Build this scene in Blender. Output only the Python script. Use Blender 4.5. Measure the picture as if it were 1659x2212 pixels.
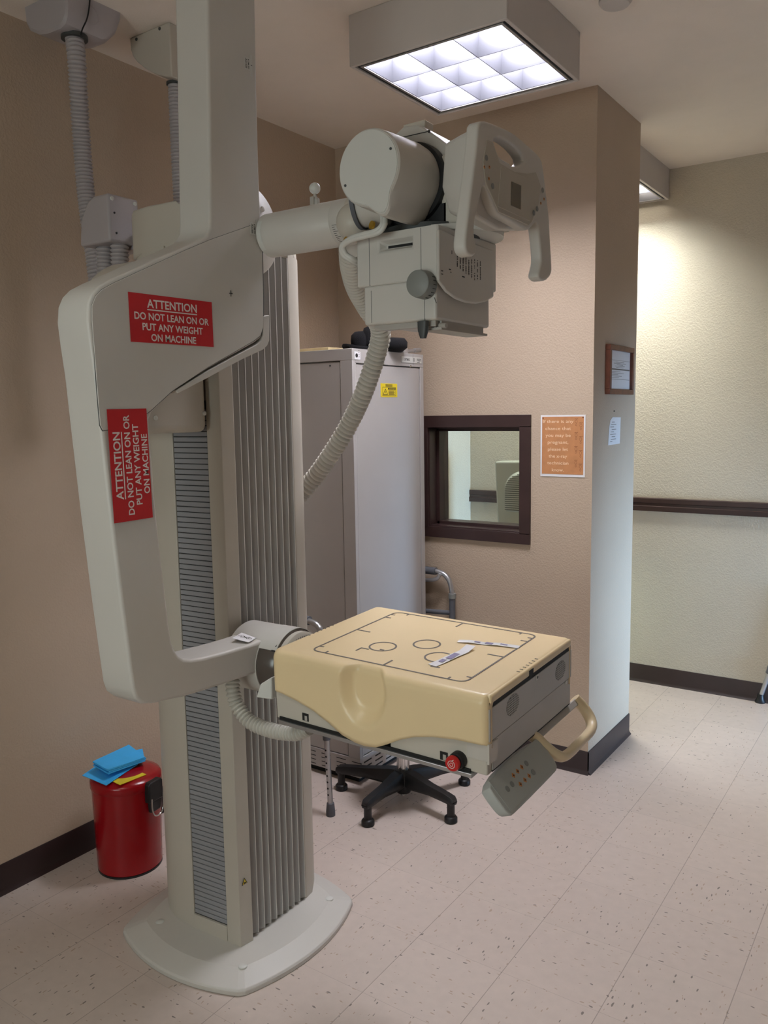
import bpy, bmesh, math, random
from mathutils import Vector, Matrix
random.seed(7)
PI = math.pi
for o in list(bpy.data.objects):
    bpy.data.objects.remove(o)
SC = bpy.context.scene
COL = SC.collection
V = Vector

# ------------------------------------------------------------------ camera
W, H_, F = 1659.0, 2212.0, 1777.99
CAM = V((0, 0, 1.704))
def cam_axes():
    p, y, r = -0.12005673, 0.60303972, -0.01578779
    fwd = V((-math.sin(y)*math.cos(p), math.cos(y)*math.cos(p), math.sin(p)))
    right = V((math.cos(y), math.sin(y), 0))
    up = right.cross(fwd)
    r2 = right*math.cos(r) + up*math.sin(r)
    u2 = -right*math.sin(r) + up*math.cos(r)
    return r2, u2, fwd
CR, CU, CF = cam_axes()
cd = bpy.data.cameras.new('camera')
cam = bpy.data.objects.new('camera', cd); COL.objects.link(cam)
cd.sensor_fit = 'VERTICAL'; cd.sensor_height = 36.0
cd.lens = F/H_*36.0
cd.clip_start = 0.02
cam.matrix_world = Matrix(((CR.x, CU.x, -CF.x, CAM.x), (CR.y, CU.y, -CF.y, CAM.y), (CR.z, CU.z, -CF.z, CAM.z), (0, 0, 0, 1)))
SC.camera = cam

# ------------------------------------------------------------------ light and exposure
LAMP = 40.0               # radiance of a lit troffer panel
REAR = 37.0               # added fill light behind the viewer, entering by an added window
DAY = 27.0                # daylight through the right-hand window
SC.view_settings.view_transform = 'Standard'
SC.view_settings.look = 'None'
SC.view_settings.exposure = 0.0
SC.view_settings.gamma = 1.0
SC.view_settings.use_curve_mapping = False
wd = bpy.data.worlds.new('world'); SC.world = wd; wd.use_nodes = True
wd.node_tree.nodes['Background'].inputs[0].default_value = (0.55, 0.7, 1.0, 1)
wd.node_tree.nodes['Background'].inputs[1].default_value = 1.0
ld = bpy.data.lights.new('daylight', 'AREA'); ld.shape = 'RECTANGLE'; ld.size = 0.55; ld.size_y = 0.8; ld.spread = math.radians(46)
ld.energy = DAY; ld.color = (0.42, 0.64, 1.0)
lo = bpy.data.objects.new('daylight', ld); COL.objects.link(lo)
lo.location = (2.5, 4.66, 0.62); lo.rotation_euler = (0, math.radians(90), 0)
lr = bpy.data.lights.new('rear_fill', 'AREA'); lr.shape = 'RECTANGLE'; lr.size = 1.5; lr.size_y = 1.1
lr.energy = REAR; lr.color = (0.97, 1.0, 0.97)
lq = bpy.data.objects.new('rear_fill', lr); COL.objects.link(lq)
lq.location = (-1.0, -1.95, 1.55); lq.rotation_euler = (math.radians(90), 0, 0)

# pixel -> point on a plane of the room (x =, y = or z = constant)
def ray(u, v):
    return CR*((u-W/2)/F) - CU*((v-H_/2)/F) + CF
def AX(u, v, x): d = ray(u, v); return CAM + d*((x-CAM.x)/d.x)
def AY(u, v, y): d = ray(u, v); return CAM + d*((y-CAM.y)/d.y)
def AZ(u, v, z): d = ray(u, v); return CAM + d*((z-CAM.z)/d.z)

# ------------------------------------------------------------------ materials
def lin(c):
    return tuple((x/255/12.92 if x/255 <= 0.04045 else ((x/255+0.055)/1.055)**2.4) for x in c)
def mat(name, rgb, rough=0.5, metal=0.0, bump=0.0, bscale=200.0, var=0.04, vscale=6.0, spec=0.5, emit=0.0, trans=0.0):
    m = bpy.data.materials.new(name); m.use_nodes = True
    nt = m.node_tree; N = nt.nodes; L = nt.links
    b = N['Principled BSDF']
    c = lin(rgb)
    b.inputs['Roughness'].default_value = rough
    b.inputs['Metallic'].default_value = metal
    b.inputs['Specular IOR Level'].default_value = spec
    tc = N.new('ShaderNodeTexCoord')
    nz = N.new('ShaderNodeTexNoise'); nz.inputs['Scale'].default_value = vscale; nz.inputs['Detail'].default_value = 4
    L.new(tc.outputs['Object'], nz.inputs['Vector'])
    mr = N.new('ShaderNodeMapRange'); mr.inputs['From Min'].default_value = 0.3; mr.inputs['From Max'].default_value = 0.7
    mr.inputs['To Min'].default_value = 1-var; mr.inputs['To Max'].default_value = 1+var
    L.new(nz.outputs['Fac'], mr.inputs['Value'])
    vm = N.new('ShaderNodeVectorMath'); vm.operation = 'SCALE'; vm.inputs[0].default_value = c
    L.new(mr.outputs['Result'], vm.inputs['Scale'])
    L.new(vm.outputs['Vector'], b.inputs['Base Color'])
    if bump:
        n2 = N.new('ShaderNodeTexNoise'); n2.inputs['Scale'].default_value = bscale; n2.inputs['Detail'].default_value = 3
        L.new(tc.outputs['Object'], n2.inputs['Vector'])
        bp = N.new('ShaderNodeBump'); bp.inputs['Strength'].default_value = bump; bp.inputs['Distance'].default_value = 0.002
        L.new(n2.outputs['Fac'], bp.inputs['Height']); L.new(bp.outputs['Normal'], b.inputs['Normal'])
    if emit:
        b.inputs['Emission Color'].default_value = (*c, 1); b.inputs['Emission Strength'].default_value = emit
    return m

M = {}
M['paint'] = mat('machine_paint', (199, 195, 188), 0.42, bump=0.08, bscale=900, var=0.02)
M['paint2'] = mat('machine_paint_beige', (192, 185, 173), 0.45, bump=0.06, bscale=900, var=0.02)
M['white'] = mat('white_plastic', (205, 204, 198), 0.4, var=0.02)
M['grey_slat'] = mat('grey_slat', (146, 146, 150), 0.5, var=0.05)
M['bellow'] = mat('grey_bellows', (160, 158, 155), 0.5, var=0.04)
M['dark'] = mat('dark_gap', (18, 17, 17), 0.7)
M['black'] = mat('black_plastic', (22, 22, 24), 0.45, bump=0.1, bscale=600)
M['blackfelt'] = mat('black_felt', (15, 14, 18), 0.95, bump=0.6, bscale=300)
M['cream'] = mat('cream_cover', (232, 208, 164), 0.33, bump=0.05, bscale=60, var=0.02)
M['cream2'] = mat('cream_handle', (216, 196, 160), 0.35, var=0.05, vscale=14)
M['steel_panel'] = mat('grey_metal_panel', (176, 171, 164), 0.4, 0.12, bump=0.05, bscale=400, var=0.05)
M['alu'] = mat('aluminium', (190, 190, 192), 0.35, 0.85, var=0.04)
M['chrome'] = mat('chrome', (215, 215, 215), 0.15, 1.0)
M['rubber_grey'] = mat('grey_rubber', (92, 94, 100), 0.7)
M['dial'] = mat('grey_dial', (128, 130, 126), 0.5)
M['darkgrey'] = mat('dark_grey_plastic', (66, 68, 68), 0.5)
M['hose'] = mat('ribbed_hose', (190, 186, 176), 0.35, var=0.02)
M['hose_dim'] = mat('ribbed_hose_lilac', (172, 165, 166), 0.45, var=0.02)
M['trim'] = mat('brown_trim', (58, 40, 38), 0.4, var=0.12, vscale=9)
M['rubberbase'] = mat('brown_rubber_base', (50, 37, 37), 0.42, var=0.10, vscale=10)
M['ceil'] = mat('ceiling_paint', (234, 222, 210), 0.8, bump=0.25, bscale=160, var=0.02)
M['cab'] = mat('cabinet_paint', (176, 171, 167), 0.5, bump=0.1, bscale=700, var=0.02)
M['red'] = mat('red_sign', (190, 22, 28), 0.6, var=0.05, vscale=20)
M['redbin'] = mat('red_enamel', (152, 8, 20), 0.22, var=0.06)
M['redbtn'] = mat('red_button', (190, 30, 28), 0.4)
M['signwhite'] = mat('sign_white', (225, 215, 210), 0.6)
M['ink'] = mat('ink', (38, 36, 36), 0.7)
M['greyline'] = mat('grey_line', (112, 104, 96), 0.6)
M['yellow'] = mat('yellow_label', (232, 205, 40), 0.5)
M['blue'] = mat('blue_sheet', (58, 172, 236), 0.6, bump=0.3, bscale=120, var=0.06, vscale=12)
M['paper'] = mat('paper', (226, 224, 226), 0.7, var=0.03)
M['lilac'] = mat('lilac_print', (140, 132, 165), 0.7)
M['orange'] = mat('poster_orange', (192, 132, 86), 0.6, var=0.10, vscale=25, bump=0.1, bscale=80)
M['poster_text'] = mat('poster_text', (238, 206, 172), 0.6)
M['poster_mark'] = mat('poster_mark', (122, 68, 34), 0.6)
M['orange_print'] = mat('orange_print', (196, 130, 70), 0.6)
M['wood'] = mat('red_brown_wood', (104, 56, 38), 0.4, var=0.25, vscale=30)
M['palewood'] = mat('pale_wood', (222, 200, 150), 0.6, var=0.08, vscale=20)
M['gold'] = mat('brass', (200, 160, 60), 0.35, 0.7)
M['fixture'] = mat('fixture_white', (196, 188, 182), 0.6, var=0.02)
M['louver'] = mat('louver_blade', (72, 72, 78), 0.35, 0.3, var=0.02)
M['lampframe'] = mat('lamp_frame', (150, 148, 146), 0.4, 0.4)
M['display'] = mat('display_glass', (96, 86, 70), 0.25)
M['face'] = mat('console_face', (182, 176, 164), 0.5)
M['keypad'] = mat('keypad_grey', (172, 174, 170), 0.45)
M['monitor'] = mat('monitor_grey', (176, 178, 168), 0.5)
def lampmat(name, rgb, s):
    m = bpy.data.materials.new(name); m.use_nodes = True
    nt = m.node_tree; nt.nodes.clear()
    e = nt.nodes.new('ShaderNodeEmission'); o = nt.nodes.new('ShaderNodeOutputMaterial')
    e.inputs[0].default_value = (*rgb, 1); e.inputs[1].default_value = s
    nt.links.new(e.outputs[0], o.inputs[0]); return m

def wallmat(name, rgb, strength=0.5):
    m = mat(name, rgb, 0.75, var=0.025, vscale=3.0)
    nt = m.node_tree; N = nt.nodes; L = nt.links; b = N['Principled BSDF']
    tc = N.new('ShaderNodeTexCoord')
    n = N.new('ShaderNodeTexNoise'); n.inputs['Scale'].default_value = 115; n.inputs['Detail'].default_value = 3; n.inputs['Roughness'].default_value = 0.55
    L.new(tc.outputs['Object'], n.inputs['Vector'])
    cr = N.new('ShaderNodeMapRange'); cr.inputs['From Min'].default_value = 0.42; cr.inputs['From Max'].default_value = 0.62
    L.new(n.outputs['Fac'], cr.inputs['Value'])
    bp = N.new('ShaderNodeBump'); bp.inputs['Strength'].default_value = strength; bp.inputs['Distance'].default_value = 0.004
    L.new(cr.outputs['Result'], bp.inputs['Height']); L.new(bp.outputs['Normal'], b.inputs['Normal'])
    return m
M['wall'] = wallmat('wall_paint', (189, 169, 148), 0.20)
M['wall_cream'] = wallmat('booth_paint', (200, 192, 176), 0.34)

def floormat():
    m = bpy.data.materials.new('vinyl_tile'); m.use_nodes = True
    nt = m.node_tree; N = nt.nodes; L = nt.links; b = N['Principled BSDF']
    def math_(op, a=None, bb=None, av=0.0, bv=0.0):
        n = N.new('ShaderNodeMath'); n.operation = op
        n.inputs[0].default_value = av; n.inputs[1].default_value = bv
        if a is not None: L.new(a, n.inputs[0])
        if bb is not None: L.new(bb, n.inputs[1])
        return n.outputs[0]
    geo = N.new('ShaderNodeNewGeometry')
    sp = N.new('ShaderNodeSeparateXYZ'); L.new(geo.outputs['Position'], sp.inputs[0])
    T = 0.305
    u = math_('DIVIDE', math_('SUBTRACT', sp.outputs['X'], bv=-1.043), bv=T)
    v = math_('DIVIDE', math_('SUBTRACT', sp.outputs['Y'], bv=3.025), bv=T)
    fu, fv = math_('FRACT', u), math_('FRACT', v)
    iu, iv = math_('FLOOR', u), math_('FLOOR', v)
    par = math_('MODULO', math_('ABSOLUTE', math_('ADD', iu, iv)), bv=2.0)
    # joint mask
    du = math_('MINIMUM', fu, math_('SUBTRACT', None, fu, av=1.0))
    dv = math_('MINIMUM', fv, math_('SUBTRACT', None, fv, av=1.0))
    ju = math_('LESS_THAN', du, bv=0.0042); jv = math_('LESS_THAN', dv, bv=0.0026)
    joint = math_('MAXIMUM', ju, math_('MULTIPLY', jv, bv=0.55))
    def chips(sx, sy, seed):
        cb = N.new('ShaderNodeCombineXYZ')
        L.new(math_('MULTIPLY', sp.outputs['X'], bv=sx), cb.inputs[0]); L.new(math_('MULTIPLY', sp.outputs['Y'], bv=sy), cb.inputs[1]); cb.inputs[2].default_value = seed
        vo = N.new('ShaderNodeTexVoronoi'); vo.inputs['Scale'].default_value = 1.0; vo.inputs['Randomness'].default_value = 1.0
        nz = N.new('ShaderNodeTexNoise'); nz.inputs['Scale'].default_value = 0.8; nz.inputs['Detail'].default_value = 2
        L.new(cb.outputs[0], nz.inputs['Vector'])
        ad = N.new('ShaderNodeVectorMath'); ad.operation = 'ADD'
        s2 = N.new('ShaderNodeVectorMath'); s2.operation = 'SCALE'; s2.inputs['Scale'].default_value = 0.9
        L.new(nz.outputs['Color'], s2.inputs[0]); L.new(cb.outputs[0], ad.inputs[0]); L.new(s2.outputs[0], ad.inputs[1])
        L.new(ad.outputs[0], vo.inputs['Vector'])
        sc = N.new('ShaderNodeSeparateColor'); L.new(vo.outputs['Color'], sc.inputs[0])
        rad = math_('MULTIPLY', math_('SUBTRACT', sc.outputs[0], bv=0.36), bv=0.46)
        return math_('LESS_THAN', vo.outputs['Distance'], rad), sc.outputs[1]
    c1, r1 = chips(100, 36, 0.0); c2, r2 = chips(36, 100, 3.7)
    mixf = N.new('ShaderNodeMix'); mixf.data_type = 'FLOAT'
    L.new(par, mixf.inputs[0]); L.new(c1, mixf.inputs[2]); L.new(c2, mixf.inputs[3])
    mixr = N.new('ShaderNodeMix'); mixr.data_type = 'FLOAT'
    L.new(par, mixr.inputs[0]); L.new(r1, mixr.inputs[2]); L.new(r2, mixr.inputs[3])
    # base colour with gentle mottling and a per-tile shift
    wn = N.new('ShaderNodeTexWhiteNoise'); wn.noise_dimensions = '2D'
    cbi = N.new('ShaderNodeCombineXYZ'); L.new(iu, cbi.inputs[0]); L.new(iv, cbi.inputs[1]); L.new(cbi.outputs[0], wn.inputs['Vector'])
    nz = N.new('ShaderNodeTexNoise'); nz.inputs['Scale'].default_value = 28; nz.inputs['Detail'].default_value = 5
    L.new(geo.outputs['Position'], nz.inputs['Vector'])
    bri = math_('ADD', math_('MULTIPLY', wn.outputs['Value'], bv=0.05), math_('MULTIPLY', nz.outputs['Fac'], bv=0.16))
    bri = math_('ADD', bri, bv=0.88)
    base = N.new('ShaderNodeVectorMath'); base.operation = 'SCALE'; base.inputs[0].default_value = lin((201, 186, 176)); L.new(bri, base.inputs['Scale'])
    chip = N.new('ShaderNodeMix'); chip.data_type = 'RGBA'
    chip.inputs[6].default_value = (*lin((110, 101, 94)), 1); chip.inputs[7].default_value = (*lin((172, 150, 132)), 1)
    L.new(math_('GREATER_THAN', mixr.outputs[0], bv=0.35), chip.inputs[0])
    m1 = N.new('ShaderNodeMix'); m1.data_type = 'RGBA'
    L.new(math_('MULTIPLY', mixf.outputs[0], bv=0.85), m1.inputs[0]); L.new(base.outputs[0], m1.inputs[6]); L.new(chip.outputs[2], m1.inputs[7])
    m2 = N.new('ShaderNodeMix'); m2.data_type = 'RGBA'; m2.inputs[7].default_value = (*lin((96, 84, 76)), 1)
    L.new(math_('MULTIPLY', joint, bv=0.48), m2.inputs[0]); L.new(m1.outputs[2], m2.inputs[6])
    L.new(m2.outputs[2], b.inputs['Base Color'])
    b.inputs['Roughness'].default_value = 0.38; b.inputs['Specular IOR Level'].default_value = 0.4
    return m
M['floor'] = floormat()

# ------------------------------------------------------------------ mesh helpers
class MB:
    def __init__(s, xf=None):
        s.bm = bmesh.new(); s.xf = xf
    def v(s, p): return s.bm.verts.new(p)
    def face(s, pts):
        return s.bm.faces.new([s.v(p) for p in pts])
    def box(s, a, b):
        x0, y0, z0 = (min(a[i], b[i]) for i in range(3)); x1, y1, z1 = (max(a[i], b[i]) for i in range(3))
        c = [s.v(p) for p in ((x0,y0,z0),(x1,y0,z0),(x1,y1,z0),(x0,y1,z0),(x0,y0,z1),(x1,y0,z1),(x1,y1,z1),(x0,y1,z1))]
        for f in ((3,2,1,0),(4,5,6,7),(0,1,5,4),(1,2,6,5),(2,3,7,6),(3,0,4,7)): s.bm.faces.new([c[i] for i in f])
        return s
    def prism(s, pts, vec):
        vec = V(vec); a = [s.v(p) for p in pts]; b = [s.v(V(p)+vec) for p in pts]; n = len(a)
        s.bm.faces.new(a); s.bm.faces.new(b[::-1])
        for i in range(n): s.bm.faces.new((a[i], b[i], b[(i+1)%n], a[(i+1)%n]))
        return s
    def loft(s, rings, cap=True, closed=True):
        R = [[s.v(p) for p in r] for r in rings]; n = len(R[0])
        for a, b in zip(R[:-1], R[1:]):
            for i in range(n if closed else n-1):
                s.bm.faces.new((a[i], a[(i+1)%n], b[(i+1)%n], b[i]))
        if cap: s.bm.faces.new(R[0][::-1]); s.bm.faces.new(R[-1])
        return s
    def lathe(s, prof, org, axis=(0,0,1), seg=40, cap=True):
        ax = V(axis).normalized(); o = V(org)
        t = V((1,0,0)) if abs(ax.x) < .9 else V((0,1,0))
        e1 = ax.cross(t).normalized(); e2 = ax.cross(e1)
        return s.loft([[o + ax*h + (e1*math.cos(2*PI*i/seg) + e2*math.sin(2*PI*i/seg))*max(r, 1e-4) for i in range(seg)] for r, h in prof], cap)
    def cyl(s, p0, p1, r0, r1=None, seg=32):
        p0, p1 = V(p0), V(p1)
        return s.lathe([(r0, 0), (r0 if r1 is None else r1, (p1-p0).length)], p0, p1-p0, seg)
    def tube(s, pts, r, seg=16, cap=True):
        pts = [V(p) for p in pts]; n = len(pts)
        rs = r if isinstance(r, (list, tuple)) else [r]*n
        T = [(pts[min(i+1, n-1)]-pts[max(i-1, 0)]).normalized() for i in range(n)]
        up = V((0,0,1)) if abs(T[0].z) < .9 else V((1,0,0))
        e = (up - T[0]*up.dot(T[0])).normalized(); rings = []
        for i in range(n):
            e = (e - T[i]*e.dot(T[i])).normalized(); f = T[i].cross(e)
            rings.append([pts[i] + (e*math.cos(2*PI*k/seg) + f*math.sin(2*PI*k/seg))*rs[i] for k in range(seg)])
        return s.loft(rings, cap)
    def ball(s, c, r, seg=20):
        return s.lathe([(r*math.sin(PI*i/12), -r*math.cos(PI*i/12)) for i in range(13)], c, (0,0,1), seg)

ORG = {}
def root_of(o):
    while o.parent: o = o.parent
    return o
def thing(name, label, cat, loc, group=None):
    o = bpy.data.objects.new(name, None); COL.objects.link(o); o.location = loc; o.empty_display_size = 0.1
    o['label'] = label; o['category'] = cat
    if group: o['group'] = group
    ORG[o.name] = V(loc); return o
def make(name, mb, m, parent=None, org=None, bevel=0.0, seg=2, sub=0, angle=38, label=None):
    bm = mb.bm
    if mb.xf is not None: bm.transform(mb.xf)
    off = ORG[root_of(parent).name] if parent else V(org or (0, 0, 0))
    bmesh.ops.translate(bm, vec=-off, verts=bm.verts)
    bmesh.ops.recalc_face_normals(bm, faces=bm.faces)
    me = bpy.data.meshes.new(name); bm.to_mesh(me); bm.free()
    me.polygons.foreach_set('use_smooth', [True]*len(me.polygons))
    me.set_sharp_from_angle(angle=math.radians(angle))
    me.materials.append(M[m] if isinstance(m, str) else m)
    o = bpy.data.objects.new(name, me); COL.objects.link(o)
    if parent: o.parent = parent
    else: o.location = off; ORG[o.name] = off
    if bevel:
        b = o.modifiers.new('bevel', 'BEVEL'); b.width = bevel; b.segments = seg; b.limit_method = 'ANGLE'; b.angle_limit = math.radians(35)
        b.harden_normals = False
    if sub:
        b = o.modifiers.new('sub', 'SUBSURF'); b.levels = sub; b.render_levels = sub
    if label: o['label'] = label
    return o
def tag(o, label, cat, group=None):
    o['label'] = label; o['category'] = cat
    if group: o['group'] = group
    return o
def struct(name, mb, m, bevel=0.0):
    o = make(name, mb, m, bevel=bevel); o['kind'] = 'structure'; return o

def spline(pts, n=12):
    pts = [V(p) for p in pts]; P = [pts[0]*2-pts[1]] + pts + [pts[-1]*2-pts[-2]]; out = []
    for i in range(1, len(P)-2):
        for k in range(n):
            t = k/n
            a, b, c, d = P[i-1], P[i], P[i+1], P[i+2]
            out.append(0.5*((2*b) + (c-a)*t + (2*a-5*b+4*c-d)*t*t + (-a+3*b-3*c+d)*t*t*t))
    out.append(pts[-1]); return out
def resample(pts, step):
    out = [pts[0].copy()]; need = step
    for a, b in zip(pts[:-1], pts[1:]):
        L = (b-a).length; d = 0.0
        while L-d >= need and L > 0:
            d += need; out.append(a + (b-a)*(d/L)); need = step
        need -= (L-d)
    return out
def ribbed(mb, pts, r, pitch=0.012, amp=0.12, seg=20):
    p = resample(spline(pts, 30), pitch/6)
    rs = [r*(1 - amp*(0.0, .12, .55, 1.0, .55, .12)[i % 6]) for i in range(len(p))]
    return mb.tube(p, rs, seg)
def chaikin(pts, it=1, closed=True):
    pts = [V(p) for p in pts]
    for _ in range(it):
        n = len(pts); q = []
        for i in range(n if closed else n-1):
            a, b = pts[i], pts[(i+1) % n]
            q += [a*.75 + b*.25, a*.25 + b*.75]
        pts = q
    return pts
def rrect(w, h, r, n=6):
    out = []
    for cx, cy, a0 in ((w/2-r, h/2-r, 0), (-w/2+r, h/2-r, 90), (-w/2+r, -h/2+r, 180), (w/2-r, -h/2+r, 270)):
        for k in range(n+1):
            a = math.radians(a0 + 90*k/n); out.append((cx + r*math.cos(a), cy + r*math.sin(a)))
    return out
def flat(mb, pts2, o, e1, e2, t=0.0008):
    """a thin plate whose outline pts2 is given in the axes e1, e2 at o"""
    o, e1, e2 = V(o), V(e1), V(e2); n = e1.cross(e2).normalized()
    mb.prism([o + e1*a + e2*b for a, b in pts2], n*t); return mb
def seg2(mb, a, b, w, o, e1, e2, t=0.0008):
    a, b = V(a), V(b); d = (b-a).normalized(); n = V((-d.y, d.x))*(w/2)
    return flat(mb, [tuple(a-n), tuple(b-n), tuple(b+n), tuple(a+n)], o, e1, e2, t)
def ring2(mb, c, r, w, o, e1, e2, t=0.0008, n=40, rx=1.0):
    for i in range(n):
        a0, a1 = 2*PI*i/n, 2*PI*(i+1)/n
        P = [(c[0]+rx*(r-w/2)*math.cos(a0), c[1]+(r-w/2)*math.sin(a0)), (c[0]+rx*(r+w/2)*math.cos(a0), c[1]+(r+w/2)*math.sin(a0)),
             (c[0]+rx*(r+w/2)*math.cos(a1), c[1]+(r+w/2)*math.sin(a1)), (c[0]+rx*(r-w/2)*math.cos(a1), c[1]+(r-w/2)*math.sin(a1))]
        flat(mb, P, o, e1, e2, t)
    return mb
def disc2(mb, c, r, o, e1, e2, t=0.0008, n=20, rx=1.0):
    return flat(mb, [(c[0]+rx*r*math.cos(2*PI*i/n), c[1]+r*math.sin(2*PI*i/n)) for i in range(n)], o, e1, e2, t)
def text_geo(string, width=None, height=None, bold=0.0):
    cu = bpy.data.curves.new('txt', 'FONT'); cu.body = string; cu.align_x = 'LEFT'; cu.offset = bold; cu.resolution_u = 3
    ob = bpy.data.objects.new('txt', cu); COL.objects.link(ob)
    dg = bpy.context.evaluated_depsgraph_get(); me = bpy.data.meshes.new_from_object(ob.evaluated_get(dg))
    bpy.data.objects.remove(ob); bpy.data.curves.remove(cu)
    vs = [v.co.copy() for v in me.vertices]; fs = [list(p.vertices) for p in me.polygons]
    bpy.data.meshes.remove(me)
    x0, x1 = min(v.x for v in vs), max(v.x for v in vs)
    return vs, fs, x0, x1
def write(mb, string, c, e1, e2, cap, width=None, bold=0.0, align='C'):
    """lettering: c is the middle of the baseline (or its left end), cap the capital height"""
    vs, fs, x0, x1 = text_geo(string, bold=bold)
    sy = cap/0.70; sx = (width/(x1-x0)) if width else sy
    c, e1, e2 = V(c), V(e1), V(e2)
    xo = (x0+x1)/2 if align == 'C' else x0
    nv = [mb.v(c + e1*((v.x-xo)*sx) + e2*(v.y*sy)) for v in vs]
    for f in fs:
        try: mb.bm.faces.new([nv[i] for i in f])
        except ValueError: pass
    return mb

# ------------------------------------------------------------------ the room
XL, XR, YB, YF, YR, ZC = -2.737, 1.95, 3.575, 5.04, -1.6, 3.075
XE, YE = -1.322, 4.165
m = MB(); m.box((XL-.12, YR-.12, -.1), (XR+.12, YF+.12, 0)); struct('floor', m, 'floor')
m = MB(); m.box((XL-.12, YR-.12, ZC), (XR+.12, YF+.12, ZC+.1)); struct('ceiling', m, 'ceil')
m = MB(); m.box((XL-.12, YR-.12, 0), (XL, YB+.08, ZC)); struct('wall_left', m, 'wall')
m = MB(); m.box((XL-.12, YB+.08, 0), (XL, YF+.12, ZC)); struct('wall_booth', m, 'wall_cream')
m = MB(); m.box((XL, YF, 0), (XR, YF+.12, ZC)); struct('wall_far', m, 'wall_cream')
m = MB(); B0, B1, B2, B3 = -1.75, -0.25, 1.0, 2.1
m.box((XL, YR-.12, 0), (B0, YR, ZC)); m.box((B1, YR-.12, 0), (XR, YR, ZC)); m.box((B0, YR-.12, 0), (B1, YR, B2)); m.box((B0, YR-.12, B3), (B1, YR, ZC)); struct('wall_rear', m, 'wall')
WX0, WX1, WZ0, WZ1, WT = -2.187, -1.668, 1.118, 1.632, 0.165
m = MB()
m.box((XL, YB, 0), (WX0, YB+WT, ZC)); m.box((WX1, YB, 0), (XE, YB+WT, ZC))
m.box((WX0, YB, 0), (WX1, YB+WT, WZ0)); m.box((WX0, YB, WZ1), (WX1, YB+WT, ZC))
m.box((XE-.13, YB+WT, 0), (XE, YE, ZC))
struct('wall_back', m, 'wall')
RY0, RY1, RZ0, RZ1 = 3.5, 4.97, 0.08, 1.55
m = MB()
m.box((XR, YR-.12, 0), (XR+.12, RY0, ZC)); m.box((XR, RY1, 0), (XR+.12, YF+.12, ZC))
m.box((XR, RY0, 0), (XR+.12, RY1, RZ0)); m.box((XR, RY0, RZ1), (XR+.12, RY1, ZC))
struct('wall_right', m, 'wall')
def base_prof():
    return [(0, 0), (0.016, 0), (0.014, 0.004), (0.0065, 0.012), (0.005, 0.02), (0.005, 0.108), (0.003, 0.111), (0, 0.111)]
def baseboard(name, a, b, n):
    a, b, n = V(a), V(b), V(n); m = MB()
    m.prism([a + n*p + V((0, 0, q)) for p, q in base_prof()], b-a); return struct(name, m, 'rubberbase')
baseboard('baseboard_left', (XL, YR, 0), (XL, YB, 0), (1, 0, 0))
baseboard('baseboard_back', (XL, YB, 0), (XE+.005, YB, 0), (0, -1, 0))
baseboard('baseboard_end', (XE, YB-.005, 0), (XE, YE, 0), (1, 0, 0))
baseboard('baseboard_far', (XL, YF, 0), (XR, YF, 0), (0, -1, 0))
baseboard('baseboard_right', (XR, YR, 0), (XR, YF, 0), (-1, 0, 0))
m = MB(); m.prism([V((XL, YF, 0)) + V((0, -p, q)) for p, q in ((0, 1.083), (0.02, 1.083), (0.022, 1.112), (0.014, 1.116), (0.013, 1.130), (0.018, 1.134), (0.018, 1.160), (0.012, 1.164), (0, 1.164))], (XR-XL, 0, 0))
struct('trim_1', m, 'trim')
# observation window in the back wall
m = MB()
ox0, ox1, oz0, oz1, pr = -2.238, -1.619, 1.071, 1.685, 0.014
for a, b in (((ox0, oz0), (ox1, WZ0+.006)), ((ox0, WZ1-.006), (ox1, oz1)), ((ox0, WZ0), (WX0+.006, WZ1)), ((WX1-.006, WZ0), (ox1, WZ1))):
    m.box((a[0], YB-pr, a[1]), (b[0], YB+.004, b[1]))
t = .014
for y0, y1, t in ((YB, YB+.072, .012), (YB+.072, YB+WT, .026)):
    m.box((WX0-.001, y0, WZ0-.001), (WX0+t, y1, WZ1)); m.box((WX1-t, y0, WZ0-.001), (WX1+.001, y1, WZ1))
    m.box((WX0, y0, WZ0-.001), (WX1, y1, WZ0+t)); m.box((WX0, y0, WZ1-t), (WX1, y1, WZ1+.001))
win = struct('window_1', m, 'trim', bevel=0.0015)
gm = bpy.data.materials.new('pane_glass'); gm.use_nodes = True
nt = gm.node_tree; nt.nodes.clear()
o_ = nt.nodes.new('ShaderNodeOutputMaterial'); mx = nt.nodes.new('ShaderNodeMixShader'); tr = nt.nodes.new('ShaderNodeBsdfTransparent'); gl = nt.nodes.new('ShaderNodeBsdfGlossy')
fr = nt.nodes.new('ShaderNodeFresnel'); fr.inputs[0].default_value = 1.45; gl.inputs['Roughness'].default_value = 0.0; tr.inputs[0].default_value = (.94, .97, .95, 1)
nt.links.new(fr.outputs[0], mx.inputs[0]); nt.links.new(tr.outputs[0], mx.inputs[1]); nt.links.new(gl.outputs[0], mx.inputs[2]); nt.links.new(mx.outputs[0], o_.inputs[0])
m = MB(); m.box((WX0+.024, YB+.115, WZ0+.024), (WX1-.024, YB+.121, WZ1-.024)); g = make('pane', m, gm, win)
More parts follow.
